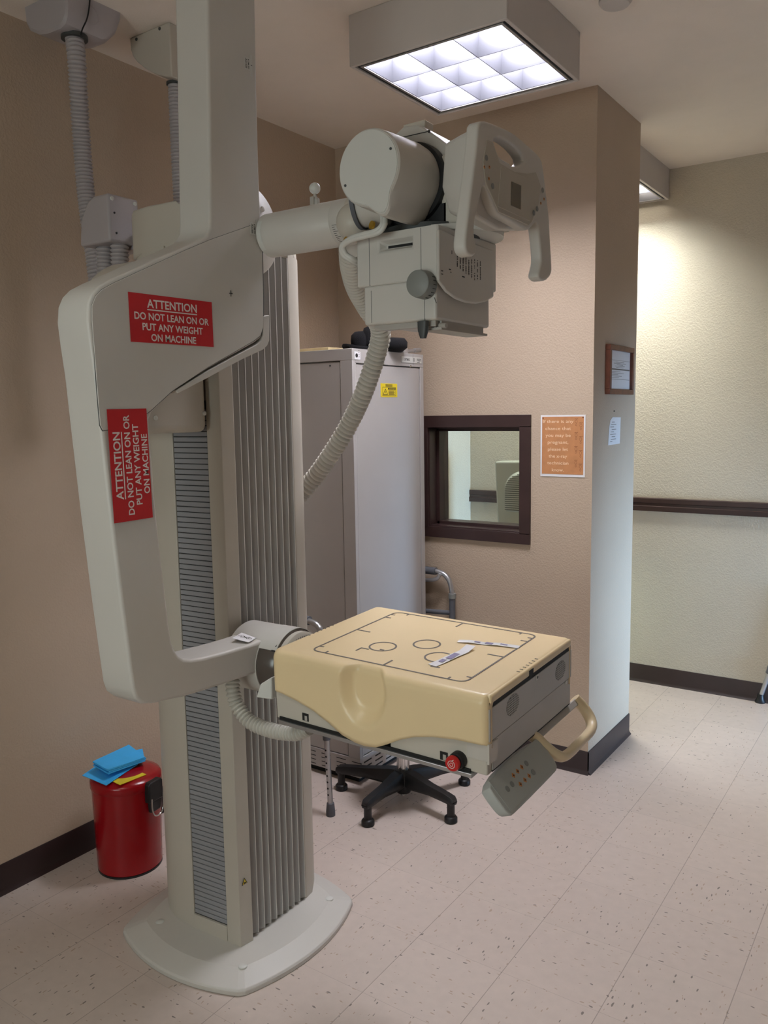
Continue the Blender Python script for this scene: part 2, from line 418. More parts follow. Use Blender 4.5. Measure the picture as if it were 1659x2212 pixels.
# daylight window in the right wall, off to the side
m = MB()
for a, b in (((RY0-.06, RZ0-.06), (RY1+.06, RZ0)), ((RY0-.06, RZ1), (RY1+.06, RZ1+.06)), ((RY0-.06, RZ0), (RY0, RZ1)), ((RY1, RZ0), (RY1+.06, RZ1)), ((4.15, RZ0), (4.19, RZ1))):
    m.box((XR-.015, a[0], a[1]), (XR+.12, b[0], b[1]))
win2 = struct('window_2', m, 'trim')
m = MB()
for a, b in (((B0-.06, B2-.06), (B1+.06, B2)), ((B0-.06, B3), (B1+.06, B3+.06)), ((B0-.06, B2), (B0, B3)), ((B1, B2), (B1+.06, B3))):
    m.box((a[0], YR-.10, a[1]), (b[0], YR+.015, b[1]))
win3 = struct('fill_window', m, 'trim')  # unseen window, added to let in the fill light from behind
m = MB(); m.box((B0, YR-.066, B2), (B1, YR-.06, B3)); make('pane', m, gm, win3)
m = MB(); m.box((XR+.06, RY0, RZ0), (XR+.066, RY1, RZ1)); make('pane', m, gm, win2)

# ------------------------------------------------------------------ ceiling lights
def ceiling_light(x0, y0, label, tint, power, w=0.605, zb=2.905, held_back=0.0):
    x1, y1 = x0+w, y0+w
    t = thing('ceiling_light', label, 'ceiling light', ((x0+x1)/2, (y0+y1)/2, ZC), 'boxed ceiling lights')
    m = MB(); k = .014
    m.box((x0, y0, zb), (x1, y0+k, ZC)); m.box((x0, y1-k, zb), (x1, y1, ZC)); m.box((x0, y0+k, zb), (x0+k, y1-k, ZC)); m.box((x1-k, y0+k, zb), (x1, y1-k, ZC))
    make('housing', m, 'fixture', t, bevel=.002)
    m = MB(); i0 = .014; i1 = .026; zf = zb+.006
    m.box((x0+i0, y0+i0, zf), (x1-i0, y0+i1, zf+.09)); m.box((x0+i0, y1-i1, zf), (x1-i0, y1-i0, zf+.09)); m.box((x0+i0, y0+i1, zf), (x0+i1, y1-i1, zf+.09)); m.box((x1-i1, y0+i1, zf), (x1-i0, y1-i1, zf+.09))
    make('shadow_gap', m, 'dark', t)
    m = MB(); j0, j1 = .026, .036; zf = zb+.002
    m.box((x0+j0, y0+j0, zf), (x1-j0, y0+j1, zf+.094)); m.box((x0+j0, y1-j1, zf), (x1-j0, y1-j0, zf+.094)); m.box((x0+j0, y0+j1, zf), (x0+j1, y1-j1, zf+.094)); m.box((x1-j1, y0+j1, zf), (x1-j0, y1-j1, zf+.094))
    make('frame', m, 'lampframe', t, bevel=.001)
    a0, a1, b0, b1 = x0+j1, x1-j1, y0+j1, y1-j1; zt = zb+.094
    m = MB(); c = (a1-a0)/3
    def blade(p, q, n):
        p, q, n = V(p), V(q), V(n); z0, z1 = zb+.006, zt
        m.prism([p-n*.0015+V((0,0,z0)), p+n*.0015+V((0,0,z0)), p+n*.009+V((0,0,z1)), p-n*.009+V((0,0,z1))], q-p)
    for i in range(4):
        blade((a0+c*i, b0, 0), (a0+c*i, b1, 0), (1, 0, 0)); blade((a0, b0+c*i, 0), (a1, b0+c*i, 0), (0, 1, 0))
    make('louver', m, 'louver', t)
    m = MB(); m.box((a0, b0, zt), (a1, b1-held_back, zt+.004)); make('lamp_panel', m, lampmat('lamp', tint, power), t)
    return t
ceiling_light(-1.805, 2.452, 'boxed ceiling light with nine lit louver cells above the x-ray tube', (0.94, 0.935, 1.02), LAMP*1.8)
ceiling_light(-2.03, 4.43, 'boxed ceiling light half hidden behind the wall end, over the far wall', (0.98, 1.0, 0.93), LAMP*3.1, held_back=.24)  # panel shortened on the wall side only to tame the light there
for x, y, k in ((-1.6, -0.25, .5), (-0.15, -1.0, .7)):
    ceiling_light(x, y, 'boxed ceiling light outside the picture, behind or beside the viewer', (0.97, 1.0, 0.95), LAMP*k)
# ------------------------------------------------------------------ the x-ray machine
X, Y, Z = V((1, 0, 0)), V((0, 1, 0)), V((0, 0, 1))
mach = thing('xray_machine', 'pale grey x-ray machine on a floor column with tube head above a cream detector table', 'x-ray machine', (-1.9, 1.87, 0))

# base plate: bulging square with bevelled rim
def plate_outline(k, z):
    cx_, cy_ = -1.905, 1.868; hx, hy = .272*k, .276*k; b = .062*k; out = []
    cor = [(-hx, -hy), (hx, -hy), (hx, hy), (-hx, hy)]; r = .10
    for i in range(4):
        p, q = V(cor[i]), V(cor[(i+1) % 4]); d = q-p; n = V((d.y, -d.x)).normalized()
        for j in range(17):
            t = j/16; t = .02 + .96*t
            out.append(V((cx_, cy_, z)) + V((*(p + d*t + n*(b*(1-(2*t-1)**2))), 0)))
    return out
m = MB(); m.loft([plate_outline(1, 0.001), plate_outline(1.0, .014), plate_outline(.988, .020), plate_outline(.80, .0405), plate_outline(.5, .0415)])
base = make('base_plate', m, 'paint', mach, angle=4, bevel=.0015)
for x, y in ((-2.075, 1.665), (-1.687, 1.655), (-1.683, 2.075), (-2.08, 2.08)):
    m = MB(); m.lathe([(.0135, 0), (.0135, .004), (.011, .006), (.001, .0065)], (x, y, .038), Z, 24); make('bolt_cap', m, 'white', base)

# column
z0, z1 = .04, 2.205
right_pil = [(-1.754, 1.716), (-1.745, 1.763), (-1.772, 1.763), (-1.774, 2.030), (-1.752, 2.032), (-1.757, 2.072)]
rest = [(-1.80, 2.135), (-1.87, 2.165), (-2.02, 2.165), (-2.10, 2.13), (-2.145, 2.04), (-2.158, 1.92), (-2.155, 1.80), (-2.138, 1.757), (-2.10, 1.731), (-2.06, 1.716), (-2.01, 1.708), (-1.952, 1.706)]
slat_rec = [(-1.952, 1.730), (-1.813, 1.735), (-1.811, 1.7145)]
m = MB(); m.prism([V((x, y, z0)) for x, y in right_pil+rest+slat_rec], (0, 0, z1-z0))
col = make('column', m, 'paint2', mach, bevel=.002, angle=30)
m = MB(); m.prism([V((x, y, z0)) for x, y in ((-1.953, 1.7045), (-1.8115, 1.7135), (-1.8115, 1.734), (-1.953, 1.728))], (0, 0, .050)); make('slat_sill', m, 'paint2', col, bevel=.001)
m = MB(); z = .094; sx0, sx1 = -1.950, -1.8145
while z < 1.72:
    m.prism([V((sx0, 1.7085, z)), V((sx1, 1.7185, z)), V((sx1, 1.734, z)), V((sx0, 1.729, z))], (0, 0, .0142)); z += .0163
make('slat_curtain', m, 'grey_slat', col, bevel=.0012, seg=1)
m = MB(); m.prism([V((sx0-.002, 1.7115, .088)), V((sx1+.002, 1.7215, .088)), V((sx1+.002, 1.7345, .088)), V((sx0-.002, 1.730, .088))], (0, 0, 1.66)); make('slat_backing', m, 'dark', col)
# pleated bellows on the side facing the room
m = MB(); n = 9; y0, y1 = 1.767, 2.027; prof = []
for i in range(n):
    a = y0 + (y1-y0)*i/n; w = (y1-y0)/n; xb = -1.770 + (.002*i/n)
    prof += [(xb, a), (xb+.003, a+w*.12), (xb+.017, a+w*.80), (xb+.0195, a+w*.86), (xb+.0195, a+w*.95), (xb, a+w*.985)]
pts = [V((x, y, .05)) for x, y in prof] + [V((-1.776, y1, .05)), V((-1.776, y0, .05))]
m.prism(pts, (0, 0, 2.14)); make('bellows', m, 'bellow', col, angle=15)
m = MB(); ribs = MB()
for i in range(n):
    a = y0 + (y1-y0)*i/n; w = (y1-y0)/n; xb = -1.770 + (.002*i/n)+.0195
    ribs.box((xb-.001, a+w*.86, .05), (xb+.0008, a+w*.955, 2.19))
make('bellows_edges', ribs, mat('bellows_edge_grey', (206, 202, 196), .5), col)
# sloping cap on top of the column
capo = [(-1.745, 1.730), (-1.756, 2.068), (-1.80, 2.13), (-1.87, 2.16), (-2.02, 2.16), (-2.11, 2.12), (-2.165, 2.04), (-2.185, 1.92), (-2.178, 1.82), (-2.148, 1.755), (-2.10, 1.722), (-2.02, 1.71), (-1.9, 1.715)]
m = MB(); m.loft([[V((x, y, 2.192)) for x, y in capo], [V((x, y, 2.212 + .118*min(1, max(0, (-1.79-x)/.10)))) for x, y in capo]]); make('column_cap', m, 'paint2', col, bevel=.006, angle=30)
# yellow warning triangle low on the corner pilaster
o = AX(528, 1904, -1.7485)
m = MB(); flat(m, [(-.0125, -.009), (.0125, -.009), (0, .0115)], o, Y, Z, .0008); make('hazard_triangle', m, 'ink', col)
m = MB(); flat(m, [(-.0088, -.0072), (.0088, -.0072), (0, .0078)], o+X*.0009, Y, Z, .0004); make('hazard_fill', m, 'yellow', col)
m = MB(); flat(m, [(-.004, -.006), (.0045, -.006), (.0045, -.003), (0, -.001), (-.004, -.003)], o+X*.0014, Y, Z, .0003); make('hazard_symbol', m, 'ink', col)

# C-arm: outline in the plane x = XP, thickness towards the wall
XP, TH = -1.60, .118
out = [(446, -70), (447, 0), (450, 150), (452, 300), (454, 470), (453, 492), (447, 506), (436, 516), (400, 533), (330, 563), (240, 604), (216, 617), (201, 633), (192, 655), (190, 690),
       (196, 740), (206, 810), (222, 960), (241, 1130), (263, 1310), (280, 1440), (287, 1490), (294, 1510), (309, 1521),
       (332, 1520), (400, 1505), (440, 1493), (480, 1480), (540, 1459), (575, 1448), (590, 1400), (579, 1379), (540, 1393), (490, 1408), (440, 1421), (414, 1425), (398, 1424), (387, 1417), (378, 1404), (372, 1388),
       (366, 1350), (357, 1270), (346, 1180), (335, 1070), (327, 960), (323, 906), (330, 890), (372, 848), (450, 797), (550, 741), (566, 729), (571, 708), (571, 640), (567, 515), (562, 420), (557, 250), (552, 0), (551, -70)]
m = MB(); m.prism([AX(u, v, XP) for u, v in out], (-TH, 0, 0))
carm = make('c_arm', m, 'paint', mach, bevel=.008, seg=4, angle=50)
cov = [(199, 690), (199, 660), (207, 640), (220, 626), (245, 612), (330, 573), (400, 541), (452, 519), (545, 486), (563, 480), (566, 515), (569, 640), (569, 706), (563, 725), (549, 736), (450, 793), (372, 845), (326, 887), (318, 893), (262, 908), (236, 928), (223, 930), (217, 918), (212, 860), (206, 780)]
m = MB(); m.prism([AX(u, v, XP+.0022) for u, v in cov], (-.004, 0, 0)); make('cover_panel', m, 'paint', carm, bevel=.0008, seg=1)
m = MB(); cov_c = sum((AX(u, v, XP) for u, v in cov), V((0, 0, 0)))/len(cov)
m.prism([cov_c + (AX(u, v, XP+.0004)-cov_c)*1.0065 for u, v in cov], (-.003, 0, 0)); make('panel_seam', m, 'darkgrey', carm)
# bumper strip under the cover
bs = [(381, 843), (450, 800), (520, 762), (555, 744), (565, 735), (568, 724), (568, 683), (582, 680), (582, 735), (578, 746), (569, 755), (520, 778), (450, 816), (384, 850)]
m = MB(); m.prism([AX(u, v, XP+.001) for u, v in bs], (-.05, 0, 0)); make('bumper_strip', m, 'paint', carm, bevel=.002)
# carriage bracket riding on the slatted front of the column
m = MB(); m.box((-2.03, 1.44, 1.656), (-1.792, 1.704, 2.04)); make('carriage_bracket', m, 'paint2', mach, bevel=.022, seg=5)
for u, v in ((336, 903), (441, 893)):
    m = MB(); p = AX(u, v, -1.7925); m.lathe([(.007, 0), (.006, .003), (.003, .004)], p, X, 16); make('screw_cap', m, 'white', mach)
# bearing housing behind the arm
m = MB(); m.lathe([(.10, 0), (.145, .012), (.15, .03), (.15, .27), (.10, .28)], (-1.95, 1.545, 1.975), (1, 0, 0), 48); make('bearing_housing', m, 'paint2', mach)
# round lobe behind the tube arm
m = MB(); m.lathe([(.122, 0), (.127, .004), (.127, .05)], (-1.665, 1.768, 2.222), (-1, 0, 0), 64); make('arm_lobe', m, 'paint', carm, angle=50)
m = MB(); p = AX(566.5, 452, -1.6645); m.lathe([(.008, 0), (.007, .004), (.003, .005)], p, X, 16); make('screw_cap', m, 'white', carm)
# signs
def attention(c, e1, e2, w=.262, h=.113):
    m = MB(); flat(m, [(-w/2, -h/2), (w/2, -h/2), (w/2, h/2), (-w/2, h/2)], c, e1, e2, .0006)
    s = make('warning_sign', m, 'red', mach)
    m = MB(); c2 = V(c) + V(e1).cross(V(e2))*.0009
    rows = [('ATTENTION', .158, .0195, .026), ('DO NOT LEAN ON OR', .236, .0165, -.003), ('PUT ANY WEIGHT', .192, .0165, -.0275), ('ON MACHINE', .143, .0165, -.052)]
    for tx, ww, cap, yy in rows:
        write(m, tx, c2 + V(e2)*yy, e1, e2, cap, ww, bold=.02)
    make('lettering', m, 'signwhite', s)
    m = MB(); flat(m, [(-.079, .0195), (.079, .0195), (.079, .0222), (-.079, .0222)], c2, e1, e2, .0003); make('underline', m, 'signwhite', s)
    return s
sx = XP+.0026
c = (AX(279, 632, sx)+AX(456, 654, sx)+AX(458, 747, sx)+AX(285, 738, sx))/4
e = (AX(456, 654, sx)-AX(279, 632, sx)).normalized(); attention(c, e, X.cross(e), .264, .114)
sx = XP+.0034
c = (AX(231, 888, sx)+AX(315, 885, sx)+AX(329, 1115, sx)+AX(248, 1127, sx))/4
e = (AX(322, 885, sx)-AX(337, 1113, sx)).normalized(); e = V((0, -.012, 1)).normalized(); attention(c, e, X.cross(e), .264, .113)
# cross mark and small white stickers
m = MB(); o = AX(498.5, 634, XP+.0025); seg2(m, (-.0065, 0), (.0065, 0), .0018, o, Y, Z); seg2(m, (0, -.008), (0, .008), .0018, o, Y, Z); make('cross_mark', m, 'ink', carm)
for u, v, tx in ((537, 139, ('ACSII', 'KOM ED')), (550, 495, ('ACSII', 'KOM ED'))):
    m = MB(); o = AX(u, v, XP+(.0024 if v > 480 else .0004))
    flat(m, [(-.016, -.016), (.006, -.016), (.006, -.026), (.013, -.026), (.013, .026), (.006, .026), (.006, .016), (-.016, .016)], o, Y, Z); st = make('position_sticker', m, 'white', carm)
    m = MB()
    for k, s_ in enumerate(tx): write(m, s_, o + X*.0012 + Y*(-.013+.009*k), -Z, Y, .0050, .025, .02)
    seg2(m, (.007, 0), (.012, 0), .0014, o + X*.0011, Y, Z, .0003); make('sticker_print', m, 'ink', mach)
# care label on the lower arm
def top_arm(u, v):
    return AX(u, v, -1.655)
m = MB(); P = [AX(502, 1380, -1.66), AX(522, 1368, -1.69), AX(559, 1377, -1.63), AX(537, 1389, -1.61)]
P = [p + V((0, 0, .0015)) for p in P]; m.prism(P, (0, 0, .0007)); lab = make('care_label', m, 'paper', mach)
m = MB(); cc = sum(P, V((0, 0, 0)))/4 + Z*.001; e1 = (P[2]-P[1]).normalized(); e2 = Z.cross(e1)
ring2(m, (-.018, 0), .006, .001, cc, e1, e2, .0003, 16); ring2(m, (.016, 0), .005, .001, cc, e1, e2, .0003, 16); seg2(m, (-.012, -.008), (.012, .008), .0014, cc, e1, e2); seg2(m, (-.012, .008), (.012, -.008), .0014, cc, e1, e2)
make('label_print', m, 'ink', lab)

# lower hub, scale ring and neck to the table
HY, HZ = 1.765, .985
m = MB(); m.lathe([(.098, 0), (.102, .006), (.102, .124)], (-1.722, HY, HZ), X, 64); hub = make('table_hub', m, 'paint', mach, angle=50)
m = MB(); m.lathe([(.0995, 0), (.1005, .002), (.1005, .064), (.096, .068)], (-1.5985, HY, HZ), X, 64); make('hub_collar', m, mat('hub_shade_tone', (84, 76, 70), .22, var=.02), mach, angle=50)  # shade on the hub side put in as a dark colour
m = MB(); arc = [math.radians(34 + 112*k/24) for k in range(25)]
m.loft([[V((x, HY + r*math.cos(a), HZ + r*math.sin(a))) for x, r in ((-1.600, .1012), (-1.533, .1012), (-1.533, .1032), (-1.600, .1032))] for a in arc]); make('hub_lit_strip', m, 'paint', mach, angle=50)  # pale strip standing in for the lit top of the dark collar
m = MB(); m.lathe([(.085, 0), (.095, .002), (.095, .018), (.090, .022), (.06, .022)], (-1.532, HY, HZ), X, 64); ring_ = make('scale_ring', m, 'paint2', mach, angle=40)
m = MB()
for i in range(22):
    a = math.radians(50 + 130*i/21 + 0); L = .010 if i % 5 == 0 else .006
    d = V((0, -math.cos(a - PI/2 + PI/2), 0)); r0, r1 = .083-L, .083
    dr = V((0, math.cos(a), math.sin(a))); tn = X.cross(dr)
    m.prism([V((-1.5097, HY, HZ)) + dr*r0 - tn*.0008, V((-1.5097, HY, HZ)) + dr*r1 - tn*.0008, V((-1.5097, HY, HZ)) + dr*r1 + tn*.0008, V((-1.5097, HY, HZ)) + dr*r0 + tn*.0008], (.0005, 0, 0))
make('scale_ticks', m, 'ink', ring_)
m = MB(); m.cyl((-1.512, HY, HZ+.005), (-1.405, HY, HZ+.005), .066, .066, 48); make('table_neck', m, 'paint', mach)
m = MB(); o = V((-1.545, HY-.1022*math.cos(math.radians(38)), HZ+.1022*math.sin(math.radians(38)))); e2 = V((0, math.sin(math.radians(38)), math.cos(math.radians(38))))
flat(m, [(-.008, -.010), (.008, -.010), (.006, .012)], o, X, e2, .0008); make('pointer_mark', m, 'ink', hub)
m = MB(); P = [AX(562, 1478, -1.47), AX(586, 1463, -1.44), AX(588, 1512, -1.44), AX(553, 1507, -1.47)]
m.prism(P, (0, .03, 0)); make('hinge_flap', m, 'white', mach, bevel=.003)
# small ribbed hose from the arm to the table
m = MB(); ribbed(m, [AX(503, 1462, -1.645), AX(503, 1490, -1.64), AX(512, 1523, -1.625), AX(537, 1556, -1.585), AX(570, 1573, -1.53), AX(610, 1582, -1.46), AX(645, 1583, -1.40), AX(668, 1572, -1.365)], .0215, .0122, .25)
make('arm_hose', m, 'hose', mach)

# ------------------------------------------------------------------ tube arm and tube head
AYc, AZc = 1.78, 2.198
m = MB(); m.lathe([(.050, 0), (.0585, .003), (.0585, .25), (.0570, .252), (.0585, .254), (.0585, .30), (.052, .32)], (-1.598, AYc, AZc), X, 56); arm = make('tube_arm', m, 'paint', mach, angle=40)
m = MB()
for i in range(10):
    a = math.radians(196 + 5.2*i); dr = V((0, math.cos(a), math.sin(a))); tn = X.cross(dr); L = .016 if i % 3 == 0 else .008
    p = V((-1.335, AYc, AZc)) + dr*.0588
    m.prism([p, p + X*L, p + X*L + tn*.0009, p + tn*.0009], dr*.0004)
for s_, a in (('180', 203), ('190', 217)):
    a = math.radians(a); dr = V((0, math.cos(a), math.sin(a))); tn = X.cross(dr); write(m, s_, V((-1.307, AYc, AZc+.006)) + dr*.0592, -X, tn if tn.z < 0 else -tn, .006, .016, .02)
make('angle_scale', m, 'ink', arm)
m = MB()
for i in range(10):
    a0, a1 = math.radians(150 + 8*i), math.radians(150 + 8*(i+1)); P = []
    for a, x in ((a0, 0), (a1, 0), (a1, .014), (a0, .014)): P.append(V((-1.592+x, AYc + .0592*math.cos(a), AZc + .0592*math.sin(a))))
    m.face(P)
make('scale_sticker', m, 'white', arm)
m = MB(); kb = AY(680, 407, 1.78); m.ball(kb, .0150, 24); kn = make('knob', m, 'white', arm)
m = MB(); m.cyl((kb.x, kb.y, 2.25), (kb.x, kb.y, kb.z-.012), .0045); m.box((kb.x-.011, kb.y-.009, 2.245), (kb.x+.002, kb.y+.009, 2.278)); m.cyl((kb.x+.006, kb.y, 2.245), (kb.x+.006, kb.y, 2.272), .0075); make('knob_stem', m, 'steel_panel', arm, bevel=.001)
# flared joint between arm and tube head
m = MB(); m.lathe([(.056, 0), (.060, .03), (.066, .06), (.074, .085), (.078, .10), (.078, .14)], (-1.31, AYc, AZc+.002), X, 56); make('arm_joint', m, 'paint2', arm, angle=40)
m = MB(); m.ball((-1.225, 1.675, 2.165), .047, 28); make('joint_boss', m, 'paint2', arm)
# yoke plate behind the tube
pl = [(760, 300), (850, 292), (872, 272), (903, 268), (924, 281), (972, 316), (1000, 345), (1000, 440), (985, 500), (860, 505), (770, 480)]
m = MB(); m.prism([AY(u, v, 1.715) for u, v in pl], (0, .17, 0)); yoke = make('yoke_plate', m, 'paint', mach, bevel=.006, seg=3)
m = MB(); P = AY(882, 276, 1.74); m.box((P.x-.028, 1.76, P.z-.012), (P.x+.034, 1.80, P.z+.018)); make('cable_clip', m, 'paint2', yoke, bevel=.003)
m = MB(); a, b = AY(855, 300, 1.7135), AY(925, 284, 1.7135); seg2(m, (a.x, a.z), (b.x, b.z), .0016, (0, 1.7135, 0), X, Z, .0008); p = AY(927, 284, 1.7135); disc2(m, (p.x, p.z), .0035, (0, 1.7135, 0), X, Z); make('seam_mark', m, 'ink', yoke)
# tube housing: axis along y, cap towards the viewer
TX, TZ = -1.081, 2.236
def tube_ring(r, y, drop=.0, dx=.03):
    out = []
    for i in range(64):
        a = 2*PI*i/64; x, z = r*math.cos(a), r*math.sin(a)
        g = math.exp(-((a - math.radians(292))/.27)**2)
        out.append(V((TX + x*(1+g*drop), y, TZ + (0.0 if y < 1.54 else 0) + z*(1+g*drop))))
    return out
m = MB(); m.loft([tube_ring(.0785, 1.530, .42), tube_ring(.0815, 1.534, .42), tube_ring(.0835, 1.56, .40), tube_ring(.086, 1.62, .34), tube_ring(.088, 1.665, .28), tube_ring(.086, 1.690, .18)])
tube = make('tube_housing', m, 'paint', mach, angle=32)
m = MB(); m.loft([tube_ring(.0765, 1.5285, .40), tube_ring(.0775, 1.531, .40)]); cap_ = make('end_cap', m, 'white', tube, angle=30)
for u, v in ((844, 321), (746, 401)):
    m = MB(); m.cyl(AY(u, v, 1.5288), AY(u, v, 1.5268), .0032, .0026, 12); make('cap_screw', m, 'darkgrey', cap_) if False else make('cap_screw', m, 'darkgrey', tube)
m = MB(); m.lathe([(.080, 0), (.093, .0), (.095, .008), (.095, .03)], (TX+.004, 1.690, TZ-.002), Y, 64); make('swivel_gap', m, 'black', mach)
# black ring and round joint at the left of the tube
m = MB(); R0 = V((-1.186, 1.64, 2.205)); m.lathe([(.060, 0), (.068, .0), (.068, .010), (.060, .010)], R0, (1, .25, 0), 48, cap=False); make('rubber_ring', m, 'rubber_grey', mach)
m = MB(); m.lathe([(.063, 0), (.063, .075)], R0 - V((.005, 0, 0)), (1, .25, 0), 48); make('tube_socket', m, 'paint', mach, bevel=.004)
# dark swivel between tube and collimator
m = MB(); m.lathe([(.10, 0), (.118, .006), (.118, .026), (.085, .034), (.085, .09)], (-1.07, 1.775, 2.112), Z, 56); make('collimator_swivel', m, 'darkgrey', mach)
m = MB(); m.box((-1.175, 1.70, 2.118), (-.985, 1.87, 2.18)); make('yoke_underside', m, 'black', mach)
m = MB(); m.lathe([(.10, 0), (.128, .0), (.128, .012), (.10, .012)], (-1.03, 1.80, 2.118), Z, 56); make('swivel_flange', m, 'white', mach)
m = MB(); m.lathe([(.06, 0), (.098, .0), (.098, .016), (.06, .02)], (-1.075, 1.80, 2.135), (0, -.25, 1), 40); make('motor_cover', m, 'darkgrey', mach)

# collimator
def box_hole(a, b, h0, h1, depth):
    """box with a sunk rectangular pocket in its -y face, (x, z) from h0 to h1"""
    m = MB(); x0, y0, z0 = a; x1, y1, z1 = b
    oc = [V((x0,y0,z0)), V((x1,y0,z0)), V((x1,y0,z1)), V((x0,y0,z1))]; ob = [p + Y*(y1-y0) for p in oc]
    ic = [V((h0[0],y0,h0[1])), V((h1[0],y0,h0[1])), V((h1[0],y0,h1[1])), V((h0[0],y0,h1[1]))]
    s_ = .010; id_ = [V((h0[0]+s_*1.3,y0+depth,h0[1]+s_*.8)), V((h1[0]-s_*.3,y0+depth,h0[1]+s_*.8)), V((h1[0]-s_*.3,y0+depth,h1[1]-s_)), V((h0[0]+s_*1.3,y0+depth,h1[1]-s_))]
    O, B, I, D = ([m.v(p) for p in q] for q in (oc, ob, ic, id_))
    f = m.bm.faces.new
    for i in range(4):
        j = (i+1) % 4
        f((O[i], O[j], I[j], I[i])); f((I[i], I[j], D[j], D[i])); f((O[j], O[i], B[i], B[j]))
    f(D); f(B[::-1]); return m, id_
cy0 = 1.63
p0, p1 = AY(818, 545, cy0), AY(890, 512, cy0); p0b = AY(818, 520, cy0)
m, id_ = box_hole((-1.190, cy0, 2.001), (-.9645, 1.915, 2.1185), (p0.x, p0.z), (p1.x, p1.z+.004), .018)
cb = make('collimator', m, 'paint', mach, bevel=.005, seg=3)
m = MB(); z_ = (id_[0].z+id_[2].z)/2; m.box((id_[0].x+.003, cy0+.0165, z_-.010), (id_[1].x-.001, cy0+.019, z_+.002)); make('light_slot', m, 'dark', cb)
m = MB(); m.box((-1.174, cy0+.004, 1.9115), (-.9735, 1.895, 2.003)); make('lower_housing', m, 'paint', cb, bevel=.006, seg=3)
for u, va, vb, y in ((797, 508, 618, cy0), (909, 492, 592, cy0), (802, 628, 698, cy0+.004), (917, 640, 692, cy0+.004)):
    m = MB(); a, b = AY(u, va, y), AY(u+1, vb, y); m.box((a.x-.0005, y-.0004, b.z), (a.x+.0005, y+.001, a.z)); make('seam_line', m, 'darkgrey', cb)
sp_ = [(948, 494), (1066, 541), (1067, 642), (1050, 652), (1030, 656), (1008, 654), (985, 645), (965, 630), (948, 606)]
m = MB(); m.prism([AX(u, v, -.9595) for u, v in chaikin([V((u, v, 0)) for u, v in sp_], 1) for u, v in [(u, v)]] if False else [AX(p.x, p.y, -.9595) for p in [V((u, v, 0)) for u, v in sp_]], (-.008, 0, 0)); sd = make('side_shield', m, 'paint', cb, bevel=.004, seg=3)
# printed table on the shield (rows of tiny figures)
m = MB()
for i in range(9):
    for j in range(20):
        if random.random() < .18: continue
        u0 = 988 + i*6.2; v0 = 547 + i*2.3 + j*2.7*(.55 + .05*i)
        if v0 > 606: continue
        a = AX(u0, v0, -.9590); m.box((a.x, a.y-.0020, a.z-.0008), (a.x+.0004, a.y+.0020, a.z+.0008)) if (i+j) % 2 else m.box((a.x, a.y-.0009, a.z-.0012), (a.x+.0004, a.y+.0009, a.z+.0012))
make('printed_chart', m, 'ink', cb)
for u, v, a, b in ((976, 545, .001, .004), (955, 585, .004, .001), (955, 592, .004, .001), (1000, 548, .006, .0012), (1001, 598, .006, .0012), (972, 582, .004, .001), (974, 588, .002, .001)):
    m = MB(); p = AX(u, v, -.9590); m.box((p.x, p.y-a, p.z-b), (p.x+.0004, p.y+a, p.z+b)); make('chart_mark', m, 'ink', cb)
dc = AY(901, 612, cy0-.032)
m = MB(); m.lathe([(.001, -.001), (.027, -.0005), (.0295, .0015), (.031, .010), (.032, .034)], dc, Y, 48); dl = make('dial', m, 'dial', cb, angle=40)
m = MB()
for i in range(7):
    a = math.radians(-70 + 16*i); d = V((math.cos(a), 0, math.sin(a))); m.cyl(dc + d*.0325 + Y*.018, dc + d*.0325 + Y*.030, .0007, None, 6)
seg2(m, (dc.x+.026, dc.z-.030), (dc.x+.031, dc.z-.043), .0012, (0, cy0-.0006, 0), X, Z); make('dial_marks', m, 'ink', cb)
a, b = AY(808, 712, 1.645), AY(948, 697, 1.645)
m = MB(); m.box((-1.155, 1.650, 1.8985), (-.985, 1.672, 1.9125)); make('front_rail', m, 'steel_panel', cb, bevel=.001)
m = MB()
for k in range(4): m.box((-1.005+.0075*k, 1.665, 1.895-.0005*k), (-1.0005+.0075*k, 1.87, 1.9125))
m.box((-1.03, 1.655, 1.8905), (-.972, 1.880, 1.896)); make('side_rail', m, 'steel_panel', cb)
t0 = AY(914, 706, 1.636); m = MB(); m.loft([[V((t0.x + a*.013, t0.y + b*.008, t0.z+.012)) for a, b in rrect(2, 2, .6, 4)], [V((t0.x + a*.012, t0.y + b*.008, t0.z-.008)) for a, b in rrect(2, 2, .6, 4)], [V((t0.x + a*.007, t0.y + b*.006, t0.z-.026)) for a, b in rrect(2, 2, .8, 4)]]); make('release_latch', m, 'darkgrey', cb)
m = MB(); p = AY(950, 703, 1.66); m.cyl(p, p + V((.02, -.004, -.002)), .0055, None, 14); make('rail_lock', m, 'steel_panel', cb)

# cables from the tube to the collimator
def px_path(L, y): return [AY(u, v, yy) for u, v, yy in L]
for k, dx in enumerate((0, 1)):
    L = [(826+4*dx, 462, 1.60), (826+5*dx, 484, 1.585), (812+6*dx, 499+3*dx, 1.58), (786, 506+5*dx, 1.58), (758, 515+4*dx, 1.59), (739+3*dx, 531, 1.60), (741+6*dx, 549, 1.61), (758+4*dx, 562-3*dx, 1.62), (776, 572-5*dx, 1.65)]
    m = MB(); m.tube(spline(px_path(L, 0), 10), .0062, 14); make('cable', m, 'white', mach)
for u, v, y in ((806, 487, 1.62), (750, 521, 1.64)):
    m = MB(); p = AY(u, v, y); m.lathe([(.004, 0), (.0095, 0), (.0095, .006), (.004, .006)], p, (-.4, -1, .2), 20); make('cable_gland', m, 'gold', mach)
